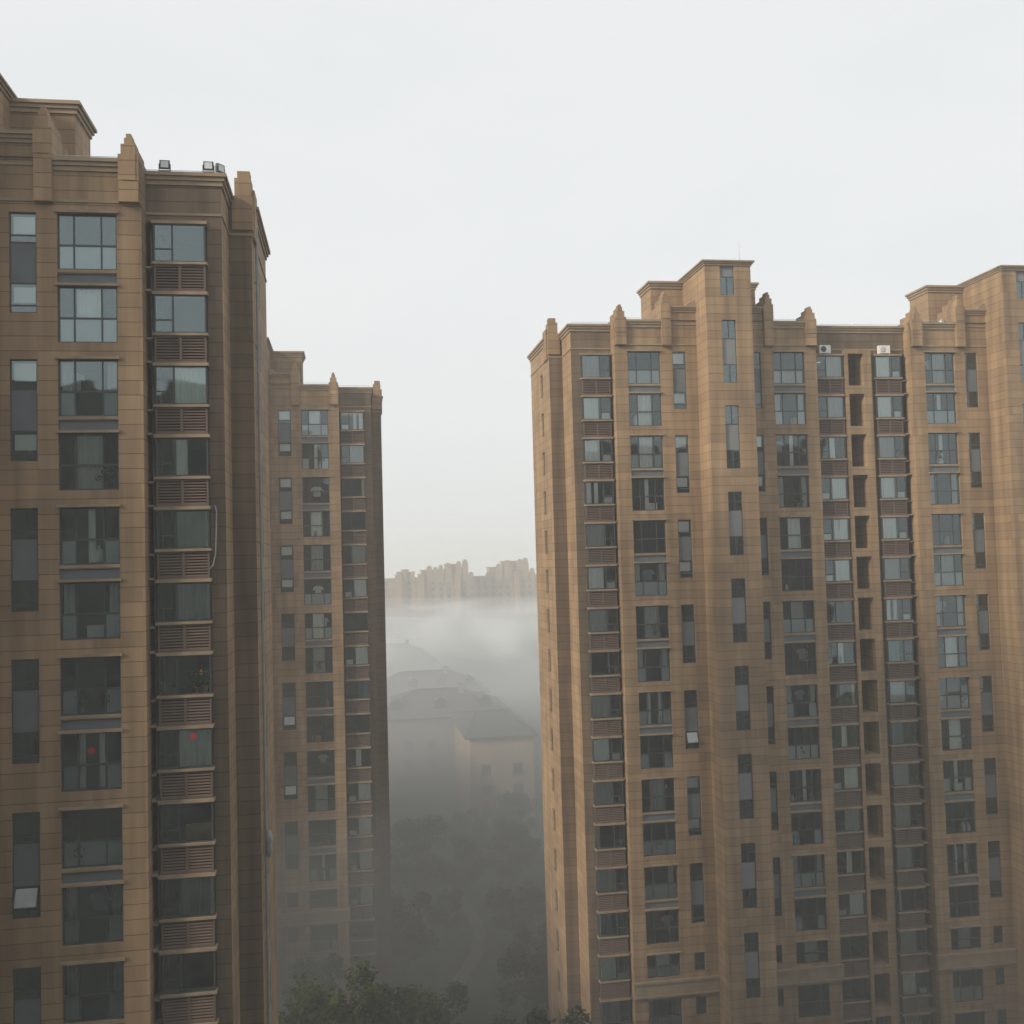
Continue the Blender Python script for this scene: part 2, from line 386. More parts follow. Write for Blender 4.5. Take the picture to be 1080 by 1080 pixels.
class Tower:
    def __init__(s, label, loc, zl, kits):
        """loc: base point; zl: height of the top balcony lintel above the ground"""
        s.root = tag(empty('apartment_tower', loc), label, 'apartment building', 'tan high-rise apartment towers')
        s.ox, s.oy = loc[0], loc[1]
        s.zl = zl; s.k = kits
        s.wall = MB(); s.trim = MB(); s.room = MB(); s.roof = MB(); s.wire = MB()
    def X(s, u): return s.x0 + s.sx*u
    def part(s, name, me, u, d, z, parent=None, sx=None):
        return link(name, me, parent or s.root, (s.X(u), d, z), s.sx if sx is None else sx)
    def sub(s, name, me, parent): return link(name, me, parent)
    def cornice(s, x0, x1, d, z, axis='x', out=-1, h=.5, left=True, right=True):
        """stepped moulding along a wall head; top at z"""
        t = MB()
        for (za, zb, p) in ((-h, -h*.62, .07), (-h*.62, -h*.3, .15), (-h*.3, 0, .24)):
            if axis == 'x':
                a, b = sorted((x0, x1)); t.box(a-(p if left else 0), b+(p if right else 0), d+out*p, d+.12, z+za, z+zb-.002)
            else:
                a, b = sorted((x0, x1)); t.box(d+out*p, d-out*.12, a-p, b+p, z+za, z+zb-.002)
        t.build('cornice', TRIM, s.root)
    def bar(s, name, *b):
        m = MB(); m.box(*b); m.build(name, TRIM, s.root)
    def unit(s, x0, sx, T, curtains, dwall=1.0, douter=None, floors=FLOORS, stairwall=True):
        """one stair's half of the facade, u measured inwards from x0. d = 0 is the balcony plane (root's y)."""
        s.x0, s.sx = x0, sx; X = s.X; zl = s.zl; k = s.k; W = s.wall
        zt = lambda i: zl-H*i
        fl = zl+.42                      # string course
        ptop = zl+2.17                   # parapet head
        bay0, slot1, pe, b0, b1, n0, n1, st0 = T['bay'], T['slot'], T['pier'], T['bal'], T['bal1'], T['nar'], T['nar1'], T['stair']
        bw = k['bay'].w; w0 = T['ubase']
        # --- balcony plane
        holes = []; grp = []
        zband0, zband1 = zl-42.3, zl-43.35
        for i in range(0, floors, 2):
            if i+1 < floors-2: holes.append((X(b0), X(b1), zt(i+1)-2.24-.0, zt(i), .22))
        holes.append((X(b0), X(b1), zt(14)-1.55, zt(14), .22))
        for i in (15, 16): holes.append((X(b0), X(b1), zt(i)-2.24, zt(i), .22))
        for i in range(0, 14, 2): holes.append((X(n0), X(n1), zt(i)-3.98, zt(i), .2))
        for i in (14, 15, 16): holes.append((X(n0+.1), X(n1-.1), zt(i)-1.3, zt(i)-.1, .2))
        top2 = ptop+.98
        umid = T['fin2']
        sheet(W, 0, X(slot1), X(umid), 0, ptop-.02, holes)
        sheet(W, 0, X(umid), X(st0+.05), 0, top2-.02, holes)
        W.quad((X(umid), 0, ptop-.02), (X(umid), .35, ptop-.02), (X(umid), .35, top2-.02), (X(umid), 0, top2-.02))
        # pier return towards the bay
        W.quad((X(slot1), 0, 0), (X(slot1), 2.6, 0), (X(slot1), 2.6, ptop-.02), (X(slot1), 0, ptop-.02))
        # string courses
        s.bar('string_course', X(slot1)-.0, X(st0-.02), -.05, .02, fl, fl+.10)
        s.bar('string_course', X(umid+.4), X(st0-.02), -.05, .02, ptop-.32, ptop-.22)
        # parapet heads
        s.cornice(X(slot1), X(umid), 0, ptop, left=False, right=False)
        s.cornice(X(umid+.35), X(st0-.02), 0, top2, left=False, right=False, h=.42)
        W.quad((X(slot1), .35, ptop-.9), (X(umid), .35, ptop-.9), (X(umid), .35, ptop-.02), (X(slot1), .35, ptop-.02))
        cp = MB(); cp.quad((X(slot1), -.1, ptop-.003), (X(st0), -.1, ptop-.003), (X(st0), .35, ptop-.003), (X(slot1), .35, ptop-.003)); cp.build('coping', TRIM, s.root)
        # arched head against the stair tower
        ar = MB(); pts = [(X(st0-.02), top2)]; ua, ub = st0-.75, st0-.02
        for j in range(9):
            t = j/8; pts.append((X(ub+(ua-ub)*t), top2+.42*math.cos(t*math.pi/2)))
        n = len(pts)
        for a in range(1, n-1):
            ar.quad((pts[a][0], -.06, pts[a][1]), (pts[a+1][0], -.06, pts[a+1][1]), (pts[a+1][0], .3, pts[a+1][1]), (pts[a][0], .3, pts[a][1]))
        ar.poly([(p[0], -.06, p[1]) for p in pts]); ar.build('arched_pediment', TRIM, s.root)
        # lower band with mouldings
        a, b = sorted((X(slot1-.12), X(st0-.02)))
        bc = MB(); bc.box(a, b, -.24, .05, zband0-.16, zband0); bc.box(a+.05, b, -.14, .05, zband1+.12, zband0-.162); bc.box(a, b, -.22, .05, zband1, zband1+.118); bc.build('band_course', TRIM, s.root)
        # header ledges over window groups
        for i in range(0, floors):
            if i % 2 == 0 or i > 13:
                pass
        # --- balcony windows
        cb, cn = curtains['bal'], curtains['nar']
        for i in range(floors):
            kk = k['balS'] if i == 14 else k['bal']
            o = s.part('balcony_window', kk.frame, b0, .16, zt(i)-kk.h)
            s.sub('glass_pane', kk.glass, o); s.sub('sill', kk.sill, o)
            c = cb[i]
            if c in kk.cur: s.sub('curtain', kk.cur[c], o)
            q_ = random.random()
            if q_ < .28: s.sub('frosted_panel', kk.frost, o)
            elif q_ < .5: s.sub('frosted_panel', kk.frost2, o)
            p = MB()
            if i % 2 == 0 and i < 14 and i+1 < 14:
                if 'sp_mesh' not in k or True:
                    p.box(0, kk.w, -.02, .05, -.66, -.172); s.sub('spandrel_panel', k.setdefault('balspand', p.mesh('spandrel_panel', SPAND)), o)
            if i % 2 == 1 or i > 13 or True:
                q = MB(); q.box(-.07, kk.w+.07, -.27, -.03, kk.h+.002, kk.h+.10)
                key = 'head%d' % (i == 14)
                s.sub('lintel', k.setdefault(key, q.mesh('lintel', LEDGE)), o)
        for n_, i in enumerate(range(0, 14, 2)):
            o = s.part('narrow_window', k['nar'].frame, n0, .14, zt(i)-3.98)
            s.sub('glass_pane', k['nar'].glass, o); s.sub('spandrel_panel', k['nar'].spand, o)
            if cn[n_] == 'B': s.sub('blind', k['nar'].blind, o)
            if cn[n_] == 'O': s.sub('open_sash', k['nar'].sash, o)
        small = k.setdefault('small', None)
        if small is None:
            f = MB(); w = n1-n0-.2; t = .05; hh = 1.2
            f.box(0, t, -.03, .05, 0, hh); f.box(w-t, w, -.03, .05, 0, hh); f.box(t, w-t, -.03, .05, 0, t); f.box(t, w-t, -.03, .05, hh-t, hh); f.box(t, w-t, -.028, .048, .4, .46)
            g = MB(); g.quad((t, 0, t), (w-t, 0, t), (w-t, 0, .4), (t, 0, .4)); g.quad((t, 0, .46), (w-t, 0, .46), (w-t, 0, hh-t), (t, 0, hh-t))
            small = k['small'] = (f.mesh('small_window', FRAME), g.mesh('glass_pane', GLASS))
        for i in (14, 15, 16):
            o = s.part('small_window', small[0], n0+.1, .14, zt(i)-1.3); s.sub('glass_pane', small[1], o)
        xa, xb = sorted((X(b0-.3), X(b1+.2)))
        room(s.room, xa, xb, .23, 3.4, 0, zl+.3, floors+1, zl+.1)
        xa, xb = sorted((X(n0-.25), X(n1+.1)))
        room(s.room, xa, xb, .23, 2.6, 0, zl+.3, floors+1, zl+.1)
        # --- bay wall
        dw = dwall; za = zl+.03-.17
        u0 = w0; ub0, ub1 = bay0, bay0+bw
        hb = [(X(ub0-.02), X(slot1), .6, zl+.05, .9)]
        if 'open' in T: hb.append((X(u0), X(T['open']), 0, zl+.28, .01))
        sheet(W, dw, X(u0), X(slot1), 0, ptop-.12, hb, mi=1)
        s.cornice(X(u0), X(slot1), dw, ptop-.1, left=sx > 0 and douter is not None, right=sx < 0 and douter is not None)
        s.bar('string_course', X(u0), X(slot1), dw-.05, dw+.02, fl-.1, fl)
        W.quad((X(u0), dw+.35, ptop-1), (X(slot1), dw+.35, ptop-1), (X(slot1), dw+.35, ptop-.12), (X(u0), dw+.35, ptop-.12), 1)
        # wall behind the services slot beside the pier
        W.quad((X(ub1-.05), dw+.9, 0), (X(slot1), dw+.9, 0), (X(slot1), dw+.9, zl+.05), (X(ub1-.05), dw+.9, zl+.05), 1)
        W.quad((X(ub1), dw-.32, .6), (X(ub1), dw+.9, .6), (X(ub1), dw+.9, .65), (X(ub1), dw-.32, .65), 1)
        pm = MB(); up_ = (ub1+.1+slot1)/2+.02
        pm.tube([(X(up_), dw+.55, .3), (X(up_), dw+.55, zl-.2)], .05, 8); pm.build('drainpipe', PVC, s.root)
        cbay = curtains['bay']
        for i in range(floors):
            z0 = zt(i)-.14-BayKit.H
            o = s.part('bay_window', k['bay'].frame, ub0, dw-.33, z0)
            s.sub('glass_pane', k['bay'].glass, o); s.sub('sill', k['bay'].sill, o); s.sub('lintel', k['bay'].lintel, o); s.sub('louver_panel', k['bay'].louver, o)
            c = cbay[i]
            if c in k['bay'].cur: s.sub('curtain', k['bay'].cur[c], o)
            if c in 'WS': s.sub('window_screen', k['bay'].board, o)
            # ledge in the services slot beside the pier
            lk = 'ledge%d' % round((slot1-ub1)*1000)
            if lk not in k:
                m = MB(); m.box(bw+.11, bw+slot1-ub1-.01, .03, .83, -.25, -.17); m.box(bw+.11, bw+slot1-ub1-.01, -.12, .63, -1.22, -1.14); k[lk] = m.mesh('slot_ledge', LEDGE)
            s.sub('slot_ledge', k[lk], o)
        # solid sides of the louver zone and rooms behind
        xa, xb = sorted((X(ub0-.02), X(ub1+.02)))
        s.room.quad((xa, dw+.2, .6), (xa, dw+2.6, .6), (xa, dw+2.6, zl+.05), (xa, dw+.2, zl+.05))
        room(s.room, xa, xb, dw+.06, dw+3.2, .6, zl+.05, floors, zl-1.9)
        for i in range(floors): s.room.box(xa+.02, xb-.02, dw-.22, dw+.04, zt(i)-2.88, zt(i)-1.86)
        # pier + finials
        for (ua, uc, zb, ztp, big) in ((slot1+.06, slot1+.80, fl+.06, ptop+1.0, 0), (T['fin2']-.35, T['fin2']+.32, fl+.02, top2+1.0, 1)):
            f = MB(); w = uc-ua; hh = ztp-zb; c = w/2
            f.box(-c, c, -.27, .1, 0, hh-1.9)
            f.box(-c*1.06, c*1.06, -.285, 2.1, hh-1.898, hh-.85)
            f.box(-c*.74, c*.74, -.31, 1.55, hh-1.894, hh-.45)
            f.box(-c*.44, c*.44, -.20, .95, hh-.451, hh-.16)
            f.box(-c*.26, c*.26, -.16, .5, hh-.161, hh+.02)
            f.box(-c*1.04, c*1.04, -.30, .08, -.07, -.002)
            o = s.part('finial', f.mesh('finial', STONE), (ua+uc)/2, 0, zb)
        # lightning strip on little posts
        for a, b, z, dd in ((slot1+.8, T['fin2']-.4, ptop, .1), (u0+.1, slot1, ptop-.1, dw+.1)):
            s.wire.tube([(X(a), dd, z+.16), (X(b), dd, z+.16)], .014, 5)
            nn = max(2, int((b-a)/1.0))
            for j in range(nn+1):
                uu = a+(b-a)*j/nn; s.wire.tube([(X(uu), dd, z-.01), (X(uu), dd, z+.16)], .012, 4)
        # --- outer return, corner and side face
        if douter is not None:
            do = douter; xo = X(0); dep = do+7.55
            sheet(W, X(u0), dw, do, 0, ptop-.12, (), axis='y', inward=1)
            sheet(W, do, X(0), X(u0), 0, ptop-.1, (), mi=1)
            sl = [(do+2.7, do+3.65, zt(i)-2.1, zt(i)-.35, .22) for i in range(floors)]
            sheet(W, xo, do, dep, 0, ptop-.2, sl, axis='y', inward=sx)
            s.cornice(dw+.25, do-.1, X(u0), ptop-.1, axis='y', out=-sx)
            s.cornice(do+1.2, dep, xo, ptop-.2, axis='y', out=-sx)
            s.bar('string_course', X(u0)-sx*.05, X(u0)+sx*.02, dw, do, fl-.1, fl)
            s.bar('string_course', xo-sx*.05, xo+sx*.02, do, dep, fl-.1, fl); s.bar('string_course', X(-.05), X(u0), do-.05, do+.02, fl-.1, fl)
            # stepped corner turret
            f = MB(); 
            f.box(-.06, u0-.16, -.10, 1.2, 0, 1.5); f.box(.0, u0-.28, -.06, .9, 1.502, 2.30); f.box(.04, u0-.4, -.02, .6, 2.302, 2.62)
            f.box(-.12, .1, .3, 1.6, -.3, 1.9)
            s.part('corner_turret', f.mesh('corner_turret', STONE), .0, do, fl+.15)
            for i in range(floors):
                o = s.part('slit_window', k['slit'].frame, .16, do+2.7, zt(i)-2.1); s.sub('glass_pane', k['slit'].glass, o)
            W.quad((xo, dep, 0), (X(st0), dep, 0), (X(st0), dep, ptop-.2), (xo, dep, ptop-.2))
            s.room.quad((xo+sx*1.2, do+2.4, 0), (xo+sx*1.2, do+4.0, 0), (xo+sx*1.2, do+4.0, zl), (xo+sx*1.2, do+2.4, zl))
            if s.pipe:
                pm = MB(); pm.tube([(xo-sx*.12, do+1.0, .2), (xo-sx*.12, do+1.0, ptop-1.2)], .075, 8)
                for i in range(floors): pm.box(xo-sx*.20, xo, do+.97, do+1.03, zt(i)-1.5, zt(i)-1.42)
                pm.build('drainpipe', PVC, s.root, smooth=False)
        # roof
        rb = douter if douter is not None else dw+.3
        s.roof.quad((X(u0+.1), dw+.1, ptop-.75), (X(slot1), dw+.1, ptop-.75), (X(slot1), rb+.1, ptop-.75), (X(u0+.1), rb+.1, ptop-.75))
        s.roof.quad((X(slot1+.01), .1, ptop-.754), (X(st0), .1, ptop-.754), (X(st0), rb+.1, ptop-.754), (X(slot1+.01), rb+.1, ptop-.754))
        s.roof.quad((X(.1), rb+.1, ptop-.75), (X(st0), rb+.1, ptop-.75), (X(st0), 11, ptop-.75), (X(.1), 11, ptop-.75))
        # penthouse
        pt = zl+5.55; pf = T['pent']
        xa, xb = X(pf), X(st0+.1); d0, d1 = 2.55, 5.1
        sheet(W, d0, xa, xb, ptop-.7, pt-.02); sheet(W, xa, d0, d1, ptop-.7, pt-.02, axis='y', inward=sx)
        s.roof.quad((xa, d0, pt-.1), (xb, d0, pt-.1), (xb, d1, pt-.1), (xa, d1, pt-.1)); W.quad((xa, d1, ptop), (xb, d1, ptop), (xb, d1, pt), (xa, d1, pt))
        s.cornice(xa, xb, d0, pt, left=sx > 0, right=sx < 0); s.cornice(d0+.25, d1, xa, pt, axis='y', out=-sx)
    def stair(s, xa, xb, kits_on=True):
        """stair and lift tower between two units: front face d = -2.2"""
        W = s.wall; zl = s.zl; t = zl+5.75; d0 = -2.18
        xa, xb = sorted((xa, xb)); xc = (xa+xb)/2 - .05
        holes = []; pos = []
        z = zl+1.72
        holes.append((xc-.5, xc+.5, zl+3.42, zl+5.42, .2)); pos.append((zl+3.42, 'st1'))
        while z-4.26 > 1:
            holes.append((xc-.5, xc+.5, z-4.26, z, .2)); pos.append((z-4.26, 'st')); z -= 5.8
        sheet(W, d0, xa, xb, 0, t-.02, holes)
        for x, sg in ((xa, 1), (xb, -1)): sheet(W, x, d0, 9, 0, t-.02, axis='y', inward=sg)
        W.quad((xa, 9, 0), (xb, 9, 0), (xb, 9, t-.02), (xa, 9, t-.02))
        s.roof.quad((xa, d0, t-.05), (xb, d0, t-.05), (xb, 9, t-.05), (xa, 9, t-.05))
        s.cornice(xa, xb, d0, t, h=.34)
        for x, sg in ((xa, -1), (xb, 1)): s.cornice(d0+.25, 4.6, x, t, axis='y', out=sg, h=.34)
        lr = MB(); lr.tube([(xb-.5, d0+.6, t-.1), (xb-.5, d0+.6, t+1.5)], [.022, .008], 6); lr.build('lightning_rod', METAL, s.root)
        s.x0, s.sx = xc-.5, 1
        for z0, kk in pos:
            o = s.part('stair_window', s.k[kk].frame, 0, d0+.14, z0); s.sub('glass_pane', s.k[kk].glass, o); s.sub('spandrel_panel', s.k[kk].spand, o)
        room(s.room, xc-.9, xc+.9, d0+.21, d0+2.4, 0, t-.1, 19, zl+1.0)
    def finish(s):
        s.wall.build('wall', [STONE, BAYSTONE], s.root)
        s.room.build('interior', ROOM, s.root); s.roof.build('roof', ROOFM, s.root); s.wire.build('lightning_wire', METAL, s.root)

def rows(st): return st.ljust(FLOORS, 'N')
# --- right tower
kR = make_kits(1.96, 2.30, .96, GLASS)
TR = Tower('wide tan apartment tower on the right with sunlit left returns and two stair towers', (0, 68.23, 0), EYE+14.0, kR)
TR.pipe = False
YB = 68.23
TR.unit(14.22, 1, dict(ubase=.95, bay=1.62, slot=3.77, pier=4.68, bal=4.69, bal1=6.99, fin2=7.45, nar=7.86, nar1=8.82, stair=9.62, pent=7.25),
        dict(bay=rows('GWWSGWGNGWGLGBWGG'), bal=rows('NWWTNECESNCNYNWEN'), nar='BBBNOBN'), dwall=1.0, douter=4.0)
TR.stair(23.84, 27.07)
TR.unit(35.9, -1, dict(ubase=0., open=.7, bay=1.08, slot=3.29, pier=4.17, bal=4.2, bal1=6.5, fin2=6.85, nar=7.42, nar1=8.38, stair=8.83, pent=6.6),
        dict(bay=rows('GGRWWWNRLRWGRWNNN'), bal=rows('PETEWNCNENTNENCNN'), nar='NBNNNNN'), dwall=.95)
TR.unit(35.9, 1, dict(ubase=0., open=.6, bay=1.45, slot=3.88, pier=4.9, bal=4.93, bal1=7.23, fin2=7.7, nar=8.06, nar1=9.02, stair=9.8, pent=6.95),
        dict(bay=rows('WWGWWGSBGBGGGLGWG'), bal=rows('CTTENCEWNWTNSNCNN'), nar='NNNNNNN'), dwall=.95)
TR.stair(45.7, 48.95)
TR.unit(58.6, -1, dict(ubase=.95, bay=1.62, slot=3.77, pier=4.68, bal=4.69, bal1=6.99, fin2=7.45, nar=7.86, nar1=8.82, stair=9.65, pent=7.25),
        dict(bay=rows('NWGWN'), bal=rows('NCNNW'), nar='NNNNNNN'), dwall=1.0, douter=4.0)
# open niches between the two middle bays
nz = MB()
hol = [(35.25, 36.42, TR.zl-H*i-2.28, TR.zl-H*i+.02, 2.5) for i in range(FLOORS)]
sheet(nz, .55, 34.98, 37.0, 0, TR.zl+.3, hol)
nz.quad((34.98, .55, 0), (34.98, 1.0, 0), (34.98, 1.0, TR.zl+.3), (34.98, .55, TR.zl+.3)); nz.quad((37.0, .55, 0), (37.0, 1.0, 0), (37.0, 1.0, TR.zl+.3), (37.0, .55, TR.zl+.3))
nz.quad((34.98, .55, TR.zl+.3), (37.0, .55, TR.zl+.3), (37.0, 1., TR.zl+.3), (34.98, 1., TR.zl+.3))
nz.quad((35.25, 3.04, 0), (36.42, 3.04, 0), (36.42, 3.04, TR.zl+.1), (35.25, 3.04, TR.zl+.1), 1)  # near-black back sheet paints in the shade of the recess
nz.build('niche_wall', [STONE, plain('niche_shade', (.07, .075, .08), .8, .2, .7)], TR.root)
TR.finish()
# --- left tower
kL = make_kits(2.02, 2.24, 1.02, GLASS_G)
TL = Tower('near tan apartment tower cut by the left edge, three floodlights on its roof', (0, 42.3, 0), EYE+14.08, kL)
TL.pipe = True
TL.unit(-4.04, -1, dict(ubase=.98, bay=1.60, slot=3.95, pier=4.88, bal=4.9, bal1=7.14, fin2=7.6, nar=7.9, nar1=8.92, stair=9.6, pent=7.05),
        dict(bay=rows('NNFRGGNFNGNGNNNNN'), bal=rows('NWECTENSNEENENNNN'), nar='BBNNONN'), dwall=1.0, douter=3.5)  # some grey drapes are added to lighten panes like a glass reflection
TL.stair(-13.64, -16.9)
TL.finish()
# --- middle tower
kM = make_kits(1.96, 2.28, 1.1, GLASS)
TM = Tower('tan apartment tower behind the left tower, its foot sunk in fog', (0, 90.0, 0), EYE+13.3, kM)
TM.pipe = False
TM.unit(2.87, -1, dict(ubase=.95, bay=1.63, slot=3.72, pier=4.62, bal=4.65, bal1=6.93, fin2=7.4, nar=7.78, nar1=8.88, stair=9.6, pent=6.9),
        dict(bay=rows('SGLNGWNWBNRWWWWNN'), bal=rows('WTNWCNWCNNNCNTNNN'), nar='BBBNOON'), dwall=.9, douter=4.0)
TM.stair(-6.73, -9.95)
TM.finish()

# ------------------------------------------------------------------ the building the picture is taken from
t = tag(empty('apartment_slab', (0, -4, 0)), 'long tan apartment building behind the viewpoint, facing the towers', 'apartment building')
OW = MB(); ot = EYE+15.5; oh = []; ow = []
ob = MB(); ob.box(-1.2, 1.2, -.05, .05, 0, 1.7); OBM = None
for i in range(24):
    for f_ in range(17):
        x = -63+i*5.6; z = 3+f_*2.9
        oh.append((x-1.3, x+1.3, z, z+1.9, .25)); ow.append((x, z))
sheet(OW, 0, -66, 68, 0, ot, oh, inward=-1); OW.quad((-66, 0, 0), (-66, -14, 0), (-66, -14, ot), (-66, 0, ot)); OW.quad((68, 0, 0), (68, -14, 0), (68, -14, ot), (68, 0, ot))
OW.quad((-66, -14, 0), (68, -14, 0), (68, -14, ot), (-66, -14, ot)); OW.quad((-66, 0, ot-.8), (68, 0, ot-.8), (68, -14, ot-.8), (-66, -14, ot-.8))
OW.build('wall', stone('grey_stone', (.17, .165, .155)), t)
OG = MB()
for x, z in ow: OG.quad((x-1.3, -.16, z), (x+1.3, -.16, z), (x+1.3, -.16, z+1.9), (x-1.3, -.16, z+1.9)); OG.box(x-.03, x+.03, -.2, -.12, z, z+1.9)
tag(OG.build('window', plain('dark_window', (.03, .035, .04), .15, spec=.5), t), kind='stuff')

# ------------------------------------------------------------------ small things on the towers
def solo(name, mb, mats, loc, label, cat, group=None, smooth=False):
    return tag(mb.build(name, mats, None, loc, smooth), label, cat, group)
def floodlight(x, y, z, rz, label):
    t = tag(empty('floodlight', (x, y, z)), label, 'floodlight', 'floodlights on the roof'); t.rotation_euler = (0, 0, rz)
    b = MB(); b.box(-.20, .20, -.02, .10, .08, .42); b.box(-.14, .14, .10, .16, .13, .37)
    for i in range(5): b.box(-.12+i*.055, -.10+i*.055, .161, .20, .14, .36)
    b.build('housing', DARKM, t)
    l = MB(); l.box(-.15, .15, -.032, -.022, .12, .38); l.build('lens', plain('frosted_lens', (.62, .64, .64), .2, .03), t)
    k = MB(); k.box(-.235, -.205, .0, .06, -.02, .28); k.box(.205, .235, .0, .06, -.02, .28); k.box(-.204, .204, .0, .06, -.03, .0); k.box(-.03, .03, .0, .06, -.08, -.031)
    k.build('bracket', DARKM, t)
zp = TL.zl+2.17-.1
floodlight(-7.23, 43.2, zp+.08, .05, 'grey square floodlight alone at the left end of the parapet')
floodlight(-5.50, 43.2, zp+.08, .02, 'grey square floodlight facing forward near the parapet corner')
floodlight(-5.02, 43.35, zp+.04, .9, 'smaller-looking floodlight turned sideways at the parapet corner')
def aircon(x, y, z, label, fm):
    t = tag(empty('air_conditioner', (x, y, z)), label, 'air conditioner', 'air conditioners above the bay windows')
    b = MB(); b.box(-.42, .42, -.14, .16, 0, .56); b.box(-.40, -.30, -.1, .12, -.05, -.002); b.box(.30, .40, -.1, .12, -.05, -.002); b.build('casing', WHITE, t)
    f = MB(); f.lathe((0, 0, 0), [(.0, 0), (.21, 0), (.21, .015), (.17, .03), (.05, .035), (.0, .035)], 20)
    o = f.build('fan_grille', fm, t, (-.12, -.142, .28)); o.rotation_euler = (R(90), 0, 0)
zac = TR.zl-.14+.135+.055
aircon(33.55, 68.9, zac, 'white air conditioner with dark round fan above the left middle bay', DARKM)
aircon(38.08, 68.9, zac, 'white air conditioner above the bay window right of the open niches', plain('pale_grille', (.5, .47, .46), .6))
v = MB(); v.lathe((0, 0, 0), [(.14, 0), (.14, .35), (.25, .38), (.27, .5), (.2, .66), (.08, .74), (0, .75)], 14)
solo('roof_ventilator', v, METAL, (42.95, 69.3, TR.zl+1.95), 'small domed metal ventilator behind the parapet of the right tower', 'ventilator', smooth=True)
# cable looping down the left tower's bay
c = MB(); c.tube([(-5.42, 43.20, EYE+2.5), (-5.36, 43.1, EYE+2.25), (-5.38, 43.08, EYE+1.3), (-5.42, 43.06, EYE+.5), (-5.5, 42.98, EYE+.1), (-5.62, 42.92, EYE-.05)], .028, 6)
solo('hanging_hose', c, PVC, (0, 0, 0), 'pale hose looping down beside the bay windows of the near tower', 'hose', smooth=True)
# bundle on the drainpipe
b = MB(); b.lathe((0, 0, 0), [(.0, -.55), (.10, -.5), (.17, -.25), (.12, 0), (.2, .2), (.16, .42), (.05, .6), (0, .62)], 9)
solo('plastic_bag', b, PVC, (-3.80, 46.8, EYE-12.1), 'pale plastic bag caught on the drainpipe of the near tower', 'bag', smooth=True)
RED = plain('red_paper', (.36, .05, .04), .6); TEAL = plain('teal_plastic', (.03, .30, .36), .35); BOXC = plain('brown_cardboard', (.42, .33, .17), .8, .1, 3)
POT = plain('clay_pot', (.32, .16, .09), .8); YEL = plain('yellow_petals', (.65, .48, .05), .7); GREENP = leafmat('houseplant_leaves', (.03, .06, .02), (.08, .14, .04))
def medallion(x, y, z, r, label):
    m = MB(); k = 16
    for q in range(8):
        t = q*math.pi/4; m.lathe((r*.62*math.cos(t), r*.62*math.sin(t), 0), [(0, 0), (r*.36, 0), (r*.36, .006), (0, .006)], 10)
    m.lathe((0, 0, .007), [(0, 0), (r*.6, 0), (r*.6, .006), (0, .006)], 14)
    o = solo('paper_decoration', m, RED, (x, y, z), label, 'decoration', 'red paper decorations'); o.rotation_euler = (R(90), 0, 0)
zr = TL.zl-H*7
medallion(-6.35, 42.94, zr-.45, .15, 'round red paper decoration on the white-curtained bay window')
medallion(-10.08, 42.44, zr-.72, .15, 'red paper decoration between two pale curtains of a balcony')
def flowerpot(x, y, z, s, label, petal=None, n=60):
    t = tag(empty('flower_pot', (x, y, z)), label, 'potted plant', 'potted plants on the balconies')
    p = MB(); p.lathe((0, 0, 0), [(.07*s, 0), (.10*s, .16*s), (.115*s, .16*s), (.115*s, .19*s), (0, .185*s)], 12); p.build('pot', POT, t)
    rr = random.Random(int(x*100)+int(z*10)); l = MB(); fl_ = MB()
    for i in range(n):
        a = rr.random()*6.28; r_ = rr.random()**.6*.24*s; zz = .2*s+rr.random()*.38*s
        c_ = Vector((r_*math.cos(a), r_*math.sin(a), zz)); u = Vector((rr.uniform(-1, 1), rr.uniform(-1, 1), rr.uniform(-.4, 1))).normalized()*.07*s
        w = u.cross(Vector((.3, .5, .8))).normalized()*.035*s
        (fl_ if petal and i % 4 == 0 else l).quad(c_-u-w*.3, c_+w-u*.1, c_+u, c_-w)
    for i in range(6):
        a = i*1.05; l.tube([(0, 0, .17*s), (.12*s*math.cos(a), .12*s*math.sin(a), .45*s)], .008*s, 4)
    l.build('leaves', GREENP, t)
    if petal: fl_.build('blossom', petal, t)
zf = TL.zl-H*6-.14-1.56+.02
flowerpot(-5.95, 43.25, zf, 1.6, 'yellow-flowered potted plant inside the near tower bay window', YEL, 110)
flowerpot(-6.25, 43.28, zf, 1.5, 'leafy green potted plant left of the yellow flowers', None, 90)
flowerpot(-5.98, 43.62, zf+.35, 1.3, 'red-flowered potted plant behind the yellow flowers', RED, 90)
b = MB(); b.box(-.5, .5, -.02, .25, 0, .60); b.box(-.44, .44, -.03, -.021, .08, .52); 
solo('cardboard_box', b, BOXC, (-6.2, 42.99+.1, TL.zl-H*8-.14-1.56+.06), 'yellowish cardboard box standing in a bay window of the near tower', 'box')
def jug(x, y, z, mat, label, s=1., cat='bottle', group='bottles and jugs on the balconies'):
    m = MB(); m.lathe((0, 0, 0), [(.0, 0), (.15*s, .01), (.16*s, .12*s), (.155*s, .36*s), (.10*s, .47*s), (.045*s, .51*s), (.045*s, .58*s), (.05*s, .59*s), (0, .60*s)], 14)
    solo('water_jug', m, mat, (x, y, z), label, cat, group, True)
zj = TR.zl-H*11-2.24+.06
jug(29.72, 68.62, zj, TEAL, 'teal water jug at the left end of a balcony', 1.5)
zb_ = TR.zl-H*10-2.24+.06
BOT = plain('white_bottle', (.6, .6, .58), .4)
jug(29.72, 68.6, zb_, BOT, 'white bottle at the far left of the balcony above the teal jug', .75)
jug(30.05, 68.58, zb_, BOT, 'white bottle second from left on the balcony above the teal jug', .7)
jug(31.1, 68.6, zb_, BOXC, 'tan jar at the right end of the balcony above the teal jug', .9)
GREY = plain('grey_plastic', (.3, .31, .31), .5)
